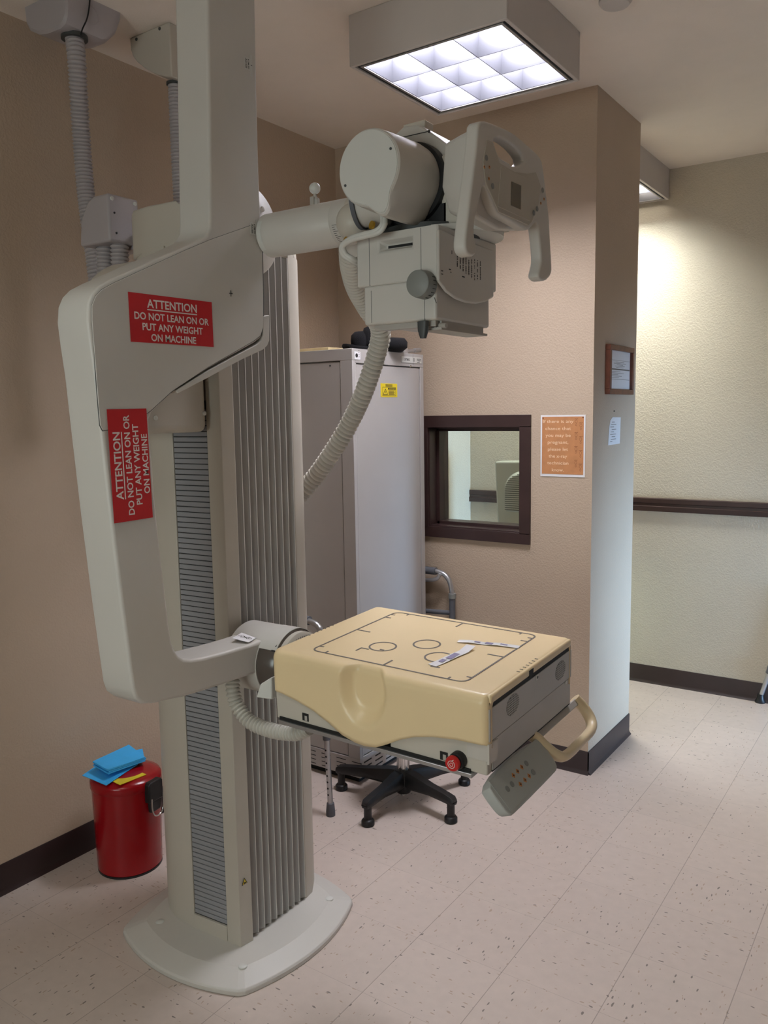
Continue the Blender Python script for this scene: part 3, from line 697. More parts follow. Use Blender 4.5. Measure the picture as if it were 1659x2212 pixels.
# thick hose looping from the tube head down to the column
hp = [(757, 535, 1.86), (759, 575, 1.93), (770, 620, 2.02), (794, 665, 2.12), (822, 712, 2.20), (812, 770, 2.24), (785, 850, 2.26), (752, 920, 2.27), (712, 985, 2.26), (672, 1040, 2.25), (630, 1085, 2.22), (585, 1115, 2.18), (545, 1120, 2.12)]
m = MB(); ribbed(m, [AY(*p) for p in hp], .0330, .0158, .21, 24); make('tube_hose', m, 'hose', mach)

# control console with side grips and top handle
CX = -.85
def outline_curve(loops, x, thick, bev, name, material, parent, origin_x=None):
    """flat shape with holes in the plane x = const, given as world (y, z) loops, with rounded edges"""
    cu = bpy.data.curves.new(name, 'CURVE'); cu.dimensions = '2D'; cu.fill_mode = 'BOTH'
    cu.extrude = thick/2-bev; cu.bevel_depth = bev; cu.offset = -bev; cu.bevel_resolution = 3
    for lp in loops:
        s = cu.splines.new('POLY'); s.points.add(len(lp)-1); s.use_cyclic_u = True
        for i, (a, b) in enumerate(lp): s.points[i].co = (a, b, 0, 1)
    ob = bpy.data.objects.new(name, cu); COL.objects.link(ob)
    dg = bpy.context.evaluated_depsgraph_get(); me = bpy.data.meshes.new_from_object(ob.evaluated_get(dg)); bpy.data.objects.remove(ob); bpy.data.curves.remove(cu)
    m = MB(); m.bm.from_mesh(me); bpy.data.meshes.remove(me)
    m.bm.transform(Matrix(((0, 0, 1, x-thick/2), (1, 0, 0, 0), (0, 1, 0, 0), (0, 0, 0, 1))))
    bmesh.ops.remove_doubles(m.bm, verts=m.bm.verts, dist=1e-5)
    return make(name, m, material, parent, angle=40)
O = [(1034, 264), (1045, 260), (1060, 264), (1077, 271), (1094, 278.5), (1110, 287), (1124, 298), (1137, 310.5), (1157, 327), (1170, 343), (1174, 362), (1177, 385), (1182, 430), (1186.7, 466), (1190, 529), (1192.6, 575), (1192.5, 588), (1189, 598), (1181, 606), (1171, 607), (1164, 600), (1163.5, 590), (1168, 574), (1170, 560), (1168.6, 538), (1165, 502), (1162, 484), (1159, 478),
     (1148, 493), (1141, 497), (1133, 494), (1105, 479), (1075, 463), (1068, 448), (1060, 428), (1053, 408), (1048, 399), (1044, 402), (1040, 420), (1033, 450), (1027, 475), (1025, 500), (1027, 518), (1031, 536), (1030, 548), (1022, 555), (1012, 551), (1006, 540), (1004.5, 525), (1007, 500), (1014, 440), (1022, 378), (1029, 320), (1032, 280)]
Hh = [(1066, 301), (1070, 316), (1079, 341), (1096, 351), (1113, 361), (1130, 353), (1133, 345), (1126, 333), (1115, 320), (1102, 309), (1088, 300), (1076, 296)]
lo_ = [(AX(u, v, CX).y, AX(u, v, CX).z) for u, v in O]; lh = [(AX(u, v, CX).y, AX(u, v, CX).z) for u, v in Hh]
def c2(l): return [(p.x, p.y) for p in chaikin([V((a, b, 0)) for a, b in l], 1)]
con = outline_curve([c2(lo_), c2(lh)], CX, .030, .0065, 'control_console', 'paint', mach)
bd = [(1020, 283), (1043, 272), (1072, 345), (1110, 366), (1158, 352), (1166, 420), (1150, 488), (1137, 497), (1078, 497), (1030, 470), (1012, 400)]
bd2 = [(1026, 300), (1043, 292), (1075, 350), (1110, 368), (1150, 362), (1155, 420), (1142, 470), (1132, 478), (1075, 470), (1036, 445), (1020, 395)]
m = MB(); A = [AX(u, v, CX-.022) for u, v in bd]; cA = sum(A, V((0, 0, 0)))/len(A)
m.loft([[p for p in A], [cA + (p-cA)*.98 - X*.03 for p in A], [cA + (p-cA)*.82 - X*.085 + Z*.01 for p in A]]); make('console_body', m, 'paint', con, bevel=.008, seg=3)
m = MB(); P = [(1081, 357), (1152, 386), (1158, 420), (1147, 484), (1143, 487), (1078, 458), (1072, 445), (1058, 405), (1054, 330)]
P = [(1052, 302), (1064, 306), (1080, 352), (1112, 371), (1140, 375), (1158, 372), (1168, 400), (1164, 440), (1149, 480), (1142, 487), (1078, 458), (1050, 395), (1044, 350)]
m.prism([AX(u, v, CX+.002) for u, v in P], (-.004, 0, 0)); fp = make('face_panel', m, 'face', con, bevel=.001)
m = MB(); P = [(1083, 360), (1152, 388), (1145, 478), (1076, 446)]; m.prism([AX(u, v, CX+.0035) for u, v in P], (-.003, 0, 0)); make('display_frame', m, 'face', con, bevel=.001)
m = MB(); P = [(1105.5, 392), (1126, 401), (1125, 452.5), (1104.5, 443.5)]; m.prism([AX(u, v, CX+.0045) for u, v in P], (-.002, 0, 0)); make('display', m, 'display', con)
for u, v in ((1050.5, 341), (1064, 402), (1172, 411), (1160, 451), (1153, 460)):
    m = MB(); o = AX(u, v, CX+.0026); disc2(m, (0, 0), .0062, o, Y, Z, .001); make('push_button', m, 'dial', con)
for gp_ in (((1046, 361), (1057, 361), (1056, 386)), ((1175, 430), (1168, 439))):
    m = MB()
    for u, v in gp_: disc2(m, (0, 0), .0036, AX(u, v, CX+.0026), Y, Z, .0007, 6)
    ap = make('arrow_prints', m, 'orange_print', con)
    for u, v in gp_: m = MB(); disc2(m, (0, 0), .0014, AX(u, v-1, CX+.0037), Y, Z, .0004, 5); make('arrow_symbol', m, 'ink', mach)
m = MB(); m.box((-1.0, 1.70, 2.13), (-.90, 1.87, 2.29)); make('console_mount', m, 'paint2', mach, bevel=.01, seg=3)
# ------------------------------------------------------------------ detector table (own tilted frame)
TO = V((-1.099, 1.78, 1.107))
TM = Matrix.Translation(TO) @ Matrix.Rotation(.0156, 4, 'Y') @ Matrix.Rotation(.0392, 4, 'X')
TR = TM.to_3x3()
def tloc(u, v, ax, val):
    d = TR.transposed() @ ray(u, v); c = TR.transposed() @ (CAM-TO); return c + d*((val-c[ax])/d[ax])
T0, T1, TN, TF = -.318, .309, -.252, .237
m = MB(TM); m.box((T0+.006, TN+.042, -.186), (T1-.006, TF-.008, -.02)); tb = make('detector_housing', m, 'steel_panel', mach, bevel=.004)
for a, b in ((T0+.006, -.10), (.045, T1-.0065)):
    m = MB(TM); m.box((a, TN+.010, -.186), (b, TN+.0415, -.104)); make('side_fascia', m, 'paint2', tb, bevel=.003)
# cream cover: a swept section, top then a wavy skirt on both long sides, with a chin dish in the near one
def skirt(x):
    pts = [(-.32, -.108), (-.285, -.110), (-.235, -.120), (-.18, -.135), (-.13, -.157), (-.09, -.178), (-.05, -.188), (-.02, -.190), (.01, -.186), (.04, -.172), (.08, -.150), (.12, -.134), (.17, -.122), (.23, -.114), (.285, -.112), (.31, -.112)]
    for (a, b), (c, d) in zip(pts[:-1], pts[1:]):
        if a <= x <= c:
            t = (x-a)/(c-a); return b + (d-b)*t
    return pts[-1][1]
NX = 121; r_c = .022; rows = []
for i in range(NX):
    x = T0 + (T1-T0)*i/(NX-1)
    de = min(x-T0, T1-x); rr = .022
    yo = (rr - math.sqrt(max(0, rr*rr-(rr-min(de, rr))**2)))
    zo = (.012 - math.sqrt(max(0, .012**2-(.012-min(de, .012))**2)))
    yn, yf = TN+yo, TF-yo; zb = skirt(x); row = []
    def sec(ysign, yedge):
        s_ = []
        s_.append((yedge, zb)); K = 14
        for k in range(1, K): s_.append((yedge, zb + (-r_c-zb)*k/K))
        for k in range(9):
            a = PI/2*k/8; s_.append((yedge + ysign*(r_c - r_c*math.cos(a)), -r_c + r_c*math.sin(a)))
        return s_
    P = sec(1, yn) + [(yn + r_c + (yf-yn-2*r_c)*k/30, 0) for k in range(1, 30)] + sec(-1, yf)[::-1]
    for y, z in P:
        # chin dish
        q = 1 - ((x+.024)/.070)**2 - ((z+.050)/.090)**2
        if y < 0 and q > 0: y += .027*min(1, q*1.7)**1.1*min(1, max(0, (.10-(y-TN))/.09))
        g = math.exp(-((x+.028)/.085)**2)
        if y < TN + .2 and z > -.20:
            w = max(0, 1-(y-TN)/.12); y -= .006*g*w*min(1, (z-zb+.02)/.06)*(1 if q <= 0 else max(0, 1-2.0*q))
        row.append(V((x, y, z - zo)))
    rows.append(row)
m = MB(TM); m.loft(rows, cap=False, closed=False)
cv = make('table_cover', m, 'cream', mach, angle=60)
b = cv.modifiers.new('sol', 'SOLIDIFY'); b.thickness = .009; b.offset = 1 if False else -1
# printed field on the top
LX0, LX1, LY0, LY1 = -.224, .224, -.1985, .1985
m = MB(TM); lw = .0046; e = .0006; o0 = V((0, 0, .0004))
R = rrect(LX1-LX0, LY1-LY0, .022, 6)
for a, b in zip(R, R[1:]+R[:1]): seg2(m, a, b, lw, o0, X, Y, e)
def tick(a, b): seg2(m, a, b, lw, o0, X, Y, e)
for x, l in ((LX0+.045, .014), (0, .04), (LX1-.045, .014)):
    tick((x, LY0), (x, LY0+l)); tick((x, LY1), (x, LY1-l))
for y, l in ((LY0+.035, .014), (LY0+.05, .0), (0, .045), (LY1-.03, .014), (LY1-.06, .02)):
    if l: tick((LX0, y), (LX0+l, y)); tick((LX1, y), (LX1-l, y))
make('field_outline', m, 'greyline', cv)
for u, v in ((827, 1397), (922, 1392), (948, 1420)):
    c = tloc(u, v, 2, 0); m = MB(TM); ring2(m, (c.x, c.y), .0345, lw, o0, X, Y, e); make('sensor_circle', m, 'greyline', cv)
for u, v, sx_ in ((783, 1404, 1), (946, 1438, -1)):
    c = tloc(u, v, 2, 0); m = MB(TM); seg2(m, (c.x-.011, c.y+.011), (c.x-.011, c.y-.013), lw, o0, X, Y, e); seg2(m, (c.x-.0127, c.y-.012) if sx_ < 0 else (c.x-.0127, c.y+.011), (c.x+.012, c.y-.012) if sx_ < 0 else (c.x+.012, c.y+.011), lw, o0, X, Y, e)
    make('corner_mark', m, 'greyline', cv)
c = tloc(827, 1405, 2, 0); m = MB(TM); seg2(m, (c.x-.010, c.y+.002), (c.x+.002, c.y+.002), lw, o0, X, Y, e); make('corner_mark', m, 'greyline', cv)
for sx_ in (-1, 1):
    m = MB(TM)
    for k in range(7):
        x = (T0+.010) if sx_ < 0 else (T1-.012); m.box((x-.004, -.105+.017*k if sx_ < 0 else -.075+.017*k, .0), (x+.004, -.103+.017*k if sx_ < 0 else -.073+.017*k, .0009))
    make('edge_marks', m, 'greyline', cv)
m = MB(TM); m.box((T1-.030, TN+.016, -.0215), (T1+.0005, TF-.016, -.0012)); make('cover_edge', m, 'cream', cv, bevel=.005, seg=3)
# near side: rail, dark slot, sockets, emergency stop
m = MB(TM); m.box((-.300, TN+.006, -.187), (.262, TN+.030, -.179)); make('rail_slot', m, 'dark', tb)
m = MB(TM); m.box((-.300, TN+.001, -.197), (.268, TN+.030, -.187)); make('bottom_rail', m, 'alu', tb, bevel=.001)
for x, z in ((-.214, -.163), (.193, -.166)):
    m = MB(TM); m.box((x-.010, TN+.0085, z-.010), (x+.010, TN+.012, z+.010)); make('square_socket', m, 'dark', tb)
    m = MB(TM); m.box((x-.002, TN+.0080, z-.009), (x+.006, TN+.012, z+.004)); make('socket_tab', m, 'steel_panel', tb)
ex, ez = .229, -.165
m = MB(TM); m.lathe([(.020, 0), (.020, .014), (.017, .018)], (ex+.004, TN+.011, ez+.002), (0, -1, 0), 32); make('button_collar', m, 'black', tb)
m = MB(TM); m.lathe([(.012, .010), (.012, .018), (.0175, .020), (.018, .026), (.016, .030), (.001, .031)], (ex, TN+.011, ez), (0, -1, 0), 36); eb = make('emergency_button', m, 'redbtn', tb, angle=45)
m = MB(TM); ring2(m, (ex, ez), .0085, .0012, (0, TN-.0205, 0), X, Z, -.0006, 24); ring2(m, (ex, ez), .004, .001, (0, TN-.0205, 0), X, Z, -.0006, 12); seg2(m, (ex+.001, ez+.009), (ex+.006, ez+.012), .001, (0, TN-.0205, 0), X, Z, -.0005)
make('button_print', m, 'signwhite', mach)
# right side: panels, grilles, lock
xr = T1-.006
m = MB(TM); m.box((xr-.002, TN+.014, -.032), (xr+.0030, TF-.012, -.018)); make('top_gap', m, 'dark', tb)
m = MB(TM); m.box((xr, TN+.012, -.107), (xr+.0045, TF-.009, -.032)); up = make('upper_side_panel', m, 'steel_panel', tb, bevel=.001)
m = MB(TM); m.box((xr, TN+.030, -.180), (xr+.003, TF-.012, -.109)); lp = make('lower_side_panel', m, 'steel_panel', tb, bevel=.001)
m = MB(TM); m.box((xr-.002, TN+.030, -.1835), (xr+.0022, TF-.012, -.1805)); m2 = make('panel_seam', m, 'dark', tb)
def grille(u, v):
    c = tloc(u, v, 0, xr+.0046); R_ = []
    m = MB(TM)
    for i in range(8):
        for j in range(8):
            y = (i-3.5)*.0078 + (.0035 if j % 2 else 0); z = (j-3.5)*.0062 - y*.05
            if (y/.030)**2 + (z/.024)**2 > 1: continue
            disc2(m, (c.y+y, c.z+z), .0030, (xr+.0043, 0, 0), Y, Z, .0006, 8)
    return m
for u, v in ((1108, 1522), (1211, 1448)):
    c = tloc(u, v, 0, xr+.0046)
    m = MB(TM); flat(m, [(c.y+.033*math.cos(2*PI*k/28), c.z+.0245*math.sin(2*PI*k/28)) for k in range(28)], (xr+.0042, 0, 0), Y, Z, .0005); gr = make('speaker_grille', m, 'dark', tb)
    m = MB(TM)
    for k in range(-5, 6):
        a = k*.0058; h = .024*math.sqrt(max(0, 1-(a/.0325)**2)); m.box((xr+.0044, c.y+a-.0011, c.z-h), (xr+.0054, c.y+a+.0011, c.z+h))
    for k in range(-4, 5):
        a = k*.0055; h = .0325*math.sqrt(max(0, 1-(a/.024)**2)); m.box((xr+.0044, c.y-h, c.z+a-.0010), (xr+.0054, c.y+h, c.z+a+.0010))
    make('grille_mesh', m, 'steel_panel', mach)
c = tloc(1160, 1462, 0, xr+.0046); m = MB(TM); m.box((xr+.004, c.y-.007, c.z-.008), (xr+.0062, c.y+.007, c.z+.006)); make('slide_latch', m, 'white', up, bevel=.001)
m = MB(TM); m.box((xr+.006, c.y-.0035, c.z-.004), (xr+.0066, c.y+.0035, c.z+.002)); make('latch_slot', m, 'darkgrey', mach)
c = tloc(1222, 1474, 0, xr+.0036); m = MB(TM); m.lathe([(.0055, 0), (.005, .002)], c, X, 16); make('panel_knob', m, 'white', lp)
for u, v in ((1175, 1432), (1155, 1443)):
    c = tloc(u, v, 2, -.001); m = MB(TM); m.box((T1-.004, c.y-.012, -.0225), (T1+.0012, c.y+.012, -.006)); make('cover_notch', m, 'dark', cv) if u == 1155 else m.bm.free()
# clear tape on the corner
tp_m = mat('clear_tape', (196, 190, 182), .2, var=.02)
m = MB(TM); m.box((xr-.050, TN+.0085, -.152), (xr+.0005, TN+.0105, -.115)); m.box((xr, TN+.0085, -.158), (xr+.0052, TN+.05, -.112)); make('clear_tape', m, tp_m, tb)
# keypad and cream handle slope outwards below the right side
a50 = math.radians(50); es = V((math.cos(a50), 0, -math.sin(a50))); kn_ = V((math.sin(a50), 0, math.cos(a50))); ko = V((.303, 0, -.190))
def kp(s_, y, n=0.0): return ko + es*s_ + Y*y + kn_*n
m = MB(TM); L = [(0, -.256), (0, .020), (.050, .023), (.092, .020), (.094, -.02), (.094, -.215), (.092, -.250), (.05, -.258)]
L = chaikin([V((a, b, 0)) for a, b in L], 2)
m.loft([[kp(p.x, p.y, -.026) + es*(-.006 if p.x > .05 else 0) for p in L], [kp(p.x, p.y, -.006) for p in L], [kp(p.x*.985+.0005, -.118+(p.y+.118)*.985, 0) for p in L]])
kpad = make('keypad', m, 'keypad', mach, bevel=.002, angle=40)
m = MB(TM); L2 = [(.006, -.246), (.006, .012), (.086, .012), (.086, -.238)]
m.prism([kp(a, b, .0002) for a, b in L2], TR.transposed() @ V((0, 0, 0)) + kn_*.0009); make('keypad_face', m, 'dial', kpad, bevel=.0003) if False else make('keypad_face', m, mat('keypad_face', (168, 170, 165), .4), kpad)
def on_kp(u, v):
    n_ = TR @ kn_; p0_ = TM @ kp(0, 0, .0013); d = ray(u, v); t = (p0_-CAM).dot(n_)/d.dot(n_); return TM.inverted() @ (CAM + d*t)
for u, v in ((1137, 1649), (1152, 1668), (1106, 1694), (1096, 1704)):
    m = MB(TM); disc2(m, (0, 0), .0068, on_kp(u, v), es, Y, .0008); make('push_button', m, 'darkgrey' if False else 'dial', kpad)
m = MB(TM)
for u, v in ((1109, 1675), (1118, 1666), (1127, 1657), (1124, 1694), (1134, 1685), (1143, 1676)): disc2(m, (0, 0), .0066, on_kp(u, v), es, Y, .0004, 4)
make('arrow_prints', m, 'orange_print', kpad)
m = MB(TM)
for u, v in ((1109, 1675), (1118, 1666), (1127, 1657), (1124, 1694), (1134, 1685), (1143, 1676)):
    p = on_kp(u, v) + kn_*.0006; seg2(m, (-.003, 0), (.003, .001), .0013, p, es, Y, .0003); seg2(m, (0, -.003), (.001, .003), .0013, p, es, Y, .0003)
make('button_prints', m, 'ink', kpad)
hpth = [(-.005, .285), (.03, .295), (.062, .290), (.080, .270), (.086, .235), (.086, .16), (.086, .10), (.080, .065), (.062, .043), (.035, .028), (.008, .018), (-.008, .005)]
sp2 = spline([kp(a, b, -.006) for a, b in hpth], 8); m = MB(TM)
rings = []
for i, p in enumerate(sp2):
    t = (sp2[min(i+1, len(sp2)-1)] - sp2[max(i-1, 0)]).normalized(); w = t.cross(kn_).normalized()
    rings.append([p + w*(.0125*math.cos(2*PI*k/14)) + kn_*(.0165*math.sin(2*PI*k/14)) for k in range(14)])
m.loft(rings); make('pull_handle', m, 'cream2', mach, angle=60)
m = MB(TM); m.prism([kp(a, b, -.012) for a, b in ((-.004, .026), (-.004, .282), (.014, .276), (.014, .036))], kn_*.010); make('handle_lip', m, 'steel_panel', mach, bevel=.002)

# paper strips lying on the cover
def strip(L, w, label, name='paper_strip'):
    org = TM @ V((L[0][0], L[0][1], 0.001)); m = MB(TM); top = []
    for (x, y, z), (x2, y2, z2) in zip(L[:-1], L[1:]):
        d = V((x2-x, y2-y)).normalized(); n = V((-d.y, d.x))*(w/2)
        a, b, c_, d_ = V((x-n.x, y-n.y, z)), V((x+n.x, y+n.y, z)), V((x2+n.x, y2+n.y, z2)), V((x2-n.x, y2-n.y, z2))
        m.prism([a, b, c_, d_], (0, 0, .0005))
    o = make(name, m, 'paper', None, org); tag(o, label, 'paper strip', 'paper strips on the detector table'); return o
s1 = strip([(.068, .048, .002), (.098, .056, .004), (.135, .066, .0012), (.17, .074, .0035), (.225, .084, .0015)], .020, 'white wristband strip lying flat across the right of the table field')
s2 = strip([(.104, -.142, .0015), (.110, -.110, .002), (.116, -.06, .003), (.122, -.02, .0025), (.124, .016, .009)], .026, 'crumpled white paper strip lying over the nearest printed circle')
def strip_print(s_, L):
    m = MB(TM)
    for x, y, a, b, z in L: m.box((x-a, y-b, z), (x+a, y+b, z+.0003))
    bm_o = ORG[s_.name]; make('purple_print', m, 'lilac', s_)
strip_print(s1, [(.148, .069, .010, .006, .0035), (.186, .077, .010, .003, .0042), (.118, .0615, .008, .0035, .0042)])
strip_print(s2, [(.117, -.065, .008, .022, .0042), (.111, -.105, .006, .010, .0036)])

# ------------------------------------------------------------------ hose guide on the column, ceiling boxes and their hoses
gx = -2.245
m = MB(); gp = [(0, 0), (0, .148), (-.075, .148), (-.105, .135), (-.14, .09), (-.152, .04), (-.155, 0)]
m.prism([V((gx+a, 1.745, 2.262+b)) for a, b in gp], (0, .12, 0)); gd = make('hose_guide', m, 'hose_dim', mach, bevel=.008, seg=3)
for y, z in ((1.760, 2.395), (1.850, 2.395)):
    m = MB(); m.lathe([(.007, 0), (.006, .004), (.003, .005)], (gx, y, z), X, 14); make('screw_cap', m, 'white', gd)
for y, z in ((1.767, 2.352), (1.771, 2.290)):
    m = MB(); m.lathe([(.0035, 0), (.003, .002)], (gx, y, z), X, 10); make('screw_hole', m, 'dark', gd)
m = MB(); m.box((gx-.12, 1.84, 2.25), (gx+.06, 1.89, 2.30)); make('guide_bracket', m, 'hose_dim', mach)
for x in (gx-.03, gx-.105):
    m = MB(); ribbed(m, [(x, 1.805, 2.268), (x-.003, 1.805, 2.20), (x-.005, 1.805, 2.10), (x, 1.805, 1.95), (x+.03, 1.87, 1.80), (x+.10, 1.9, 1.68)], .030, .0125, .19); make('guide_hose', m, 'hose_dim', mach)
b1 = thing('ceiling_hose_box', 'rounded plastic hose box on the ceiling at the top left, with a hanging cable', 'hose box', (-2.60, 1.85, ZC), 'ceiling hose boxes')
hx, hy = AZ(155, 78, 2.965).x, AZ(155, 78, 2.965).y
m = MB(); bp = []
for k in range(9):
    a = PI/2*k/8; bp.append((-.02-.115*math.cos(a) if False else -.135*math.sin(PI/2-a)*1.0, -.095-.075*math.sin(a)))
prof = [(-.17, 0), (-.165, -.045), (-.145, -.075), (-.10, -.098), (-.05, -.108), (.02, -.110), (.045, -.102), (.058, -.085), (.064, -.06), (.066, 0)]
m.loft([[V((hx+a*.93, hy-.062, ZC+b*.92)) for a, b in prof], [V((hx+a, hy-.054, ZC+b)) for a, b in prof], [V((hx+a, hy+.085, ZC+b)) for a, b in prof], [V((hx+a, hy+.115, ZC+b*.9)) for a, b in prof], [V((hx+a, hy+.138, ZC+b*.68)) for a, b in prof], [V((hx+a, hy+.15, ZC+b*.35)) for a, b in prof]])
make('box_shell', m, 'hose_dim', b1, angle=30)
m = MB(); m.lathe([(.030, 0), (.043, 0), (.043, .012), (.030, .012)], (hx, hy+.01, ZC-.118), Z, 28, cap=False); make('hose_collar', m, 'darkgrey', b1)
xs_ = hx+.0685
m = MB(); m.tube(spline([V((hx+.030, hy+.012, ZC-.116)), AX(178, 63, xs_), AX(188, 40, xs_), AX(193, 12, xs_), AX(195, -22, xs_)], 8), .0024, 8); make('hanging_cable', m, 'dark', b1)
o = AX(195, 32, hx+.0665); m = MB(); ring2(m, (0, 0), .030, .0012, o, Y, Z, .0008, 28); make('knockout_ring', m, 'hose_dim', b1)
m = MB(); ribbed(m, [(hx, hy+.01, ZC-.105), (hx+.003, hy+.012, ZC-.2)] + [AY(u, v, y) for u, v, y in ((176, 300, 1.88), (188, 440, 1.89), (203, 550, 1.89), (212, 620, 1.89), (225, 700, 1.90), (250, 800, 1.93))], .031, .0125, .18); make('ribbed_hose', m, 'hose_dim', b1)
ya = AZ(280, 82, ZC).y; xa, xb = AZ(280, 82, ZC).x, AZ(362, 45, ZC).x
b2 = thing('ceiling_hose_box', 'quarter-round plastic hose box on the ceiling beside the machine mast', 'hose box', ((xa+xb)/2, ya+.1, ZC), 'ceiling hose boxes')
w = xb-xa; q = [(xa, ZC), (xb, ZC)] + [(AY(u, v, ya).x, AY(u, v, ya).z) for u, v in ((370, 166), (357, 165), (335, 160), (313, 148), (296, 134), (287, 122), (282, 108))]
q[2] = (xb, q[2][1])
m = MB(); m.prism([V((x, ya, z)) for x, z in q], (0, .17, 0)); make('box_shell', m, 'paint2', b2, bevel=.005, seg=3, angle=30)
for u, v in ((295, 85), (345, 62)):
    m = MB(); m.lathe([(.006, 0), (.005, .003), (.002, .004)], AY(u, v, ya), (0, -1, 0), 12); make('box_screw', m, 'darkgrey', b2)
zb2 = q[3][1]; xh = AY(373, 168, ya+.05).x
m = MB(); m.lathe([(.020, 0), (.031, 0), (.031, .008), (.020, .008)], (xh, ya+.06, zb2-.008), Z, 24, cap=False); make('hose_collar', m, 'darkgrey', b2)
m = MB(); ribbed(m, [(xh, ya+.06, zb2), (xh, ya+.06, 2.6), (xh+.005, ya+.06, 2.3), (xh+.01, ya+.06, 2.0), (xh+.02, ya+.05, 1.7)], .0265, .0125, .18); make('ribbed_hose', m, 'hose_dim', b2)

# ------------------------------------------------------------------ generator cabinet in the corner
gc = thing('generator_cabinet', 'tall grey equipment cabinet in the corner with a yellow danger label', 'cabinet', (-2.42, 3.19, 0))
x0, x1, y0, y1, zt = -2.70, -2.153, 2.902, 3.487, 1.983
m = MB(); m.box((x0, y0+.022, .036), (x1-.022, y1-.002, zt-.020)); body = make('body', m, 'cab', gc)
m = MB(); m.box((x0, y0+.03, 0), (x1-.03, y1-.01, .036)); make('plinth', m, 'dark', gc)
# front (towards the viewer): frame + door
m = MB(); fx = AY(737, 900, y0).x; dz1 = AY(700, 781, y0).z; dz0 = .125
zr = zt-.062
m.box((x0, y0, dz1), (x1, y0+.021, zt)); m.box((fx, y0, dz0), (x1, y0+.021, dz1)); m.box((x0, y0, .035), (x1, y0+.021, dz0))
make('frame', m, 'cab', gc, bevel=.0015)
m = MB()
m.box((x1-.021, y0+.0215, zr), (x1, y1, zt)); m.box((x1-.021, y1-.030, .13), (x1, y1, zr)); m.box((x1-.021, y0+.0215, .13), (x1, y0+.029, zr)); m.box((x1-.021, y0+.0215, .035), (x1, y1, .13)); m.box((x0, y0+.0215, zt-.019), (x1-.0215, y1, zt))
make('side_frame', m, 'cab', gc, bevel=.0015)
m = MB(); m.box((x0, y0+.003, dz0+.004), (fx-.004, y0+.019, dz1-.005)); d1 = make('door', m, 'cab', gc, bevel=.002)
m = MB(); m.cyl(AY(713, 790, y0+.003), AY(713, 790, y0), .004, None, 12); make('lock', m, 'darkgrey', d1)
m = MB(); m.box((x1-.019, y0+.030, .134), (x1-.0035, y1-.036, zt-.067)); d2 = make('side_door', m, 'cab', gc, bevel=.002)
m = MB(); p = AX(886, 791, x1-.003); m.cyl(p, p+X*.004, .006, None, 16); make('lock', m, 'chrome', d2)
m = MB()
for i in range(4):
    for j in range(6):
        zz = .045 + .020*i; m.box((x0+.05+.09*j, y0-.0006, zz), (x0+.105+.09*j, y0+.002, zz+.0035))
make('front_vents', m, 'dark', gc)
m = MB()
for i in range(3):
    for j in range(6): m.box((x1-.002, y0+.03+.09*j, .05+.024*i), (x1+.0006, y0+.09+.09*j, .056+.024*i))
make('side_vents', m, 'dark', gc)
# nameplates and danger label
def plate(u0, v0, u1, v1, name, mt, parent, t=.002):
    a, b = AX(u0, v0, x1), AX(u1, v1, x1); m = MB(); m.box((x1-.003, a.y, b.z), (x1+t, b.y, a.z)); return make(name, m, mt, parent, bevel=.0005), a, b
npl, a, b = plate(866, 769, 910, 786, 'nameplate', 'white', gc)
npl.location = (0, 0, 0); zc_ = zt-.042
m = MB(); write(m, 'OPTIMUS', V((x1+.0023, a.y+(b.y-a.y)*.28, zc_+.006)), Y, Z, .012, (b.y-a.y)*.27, .02); write(m, 'PHILIPS', V((x1+.0023, a.y+(b.y-a.y)*.86, zc_+.008)), Y, Z, .012, (b.y-a.y)*.20, .02); seg2(m, (a.y+(b.y-a.y)*.77, zc_+.001), (a.y+(b.y-a.y)*.90, zc_+.001), .0025, (x1+.0021, 0, 0), Y, Z, .0003); seg2(m, (a.y+(b.y-a.y)*.615, zc_+.004), (a.y+(b.y-a.y)*.615, zc_+.022), .004, (x1+.0021, 0, 0), Y, Z, .0003)
seg2(m, (a.y+(b.y-a.y)*.57, zc_-.012), (a.y+(b.y-a.y)*.57, zc_+.04), .0012, (x1+.0021, 0, 0), Y, Z, .0003); make('lettering', m, 'ink', npl)
tg, a, b = plate(765, 759, 778, 777, 'rating_tag', 'paper', gc)
m = MB(); disc2(m, (a.y+.015, (a.z+b.z)/2), .009, (x1+.0021, 0, 0), Y, Z, .0003)
for k in range(4): seg2(m, (a.y+.03, b.z+.012+.009*k), (b.y-.008, b.z+.012+.009*k), .003, (x1+.0021, 0, 0), Y, Z, .0003)
make('tag_print', m, 'ink', tg)
a, b = AX(822, 828, x1-.0035), AX(858, 858, x1-.0035); zc1, zc0 = a.z, b.z; ya_, yb_ = a.y, b.y
xx = x1-.0035; m = MB(); m.box((xx-.001, ya_, zc0), (xx+.001, yb_, zc1)); dgl = make('danger_label', m, 'yellow', d2)
W_, Hh_ = yb_-ya_, zc1-zc0; m = MB(); o = V((xx+.0011, ya_, zc0))
def S(a, b, c_, d, w_=.0016): seg2(m, (W_*a, Hh_*b), (W_*c_, Hh_*d), w_, o, Y, Z, .0003)
S(.10, .10, .90, .10); S(.10, .72, .90, .72); S(.10, .10, .10, .72); S(.90, .10, .90, .72)
S(.14, .18, .40, .18, .003); S(.14, .18, .27, .60, .003); S(.40, .18, .27, .60, .003); S(.27, .28, .27, .45, .003)
flat(m, [(W_*.44, Hh_*.55), (W_*.88, Hh_*.55), (W_*.88, Hh_*.69), (W_*.44, Hh_*.69)], o, Y, Z, .0003)
for k in range(5): S(.46, .18+.07*k, .84-.05*(k % 2), .18+.07*k, .0022)
for k in range(3): S(.28, .80+.06*k, .70, .80+.06*k, .0018)
make('label_print', m, 'ink', dgl) if False else make('label_print', m, 'ink', gc)
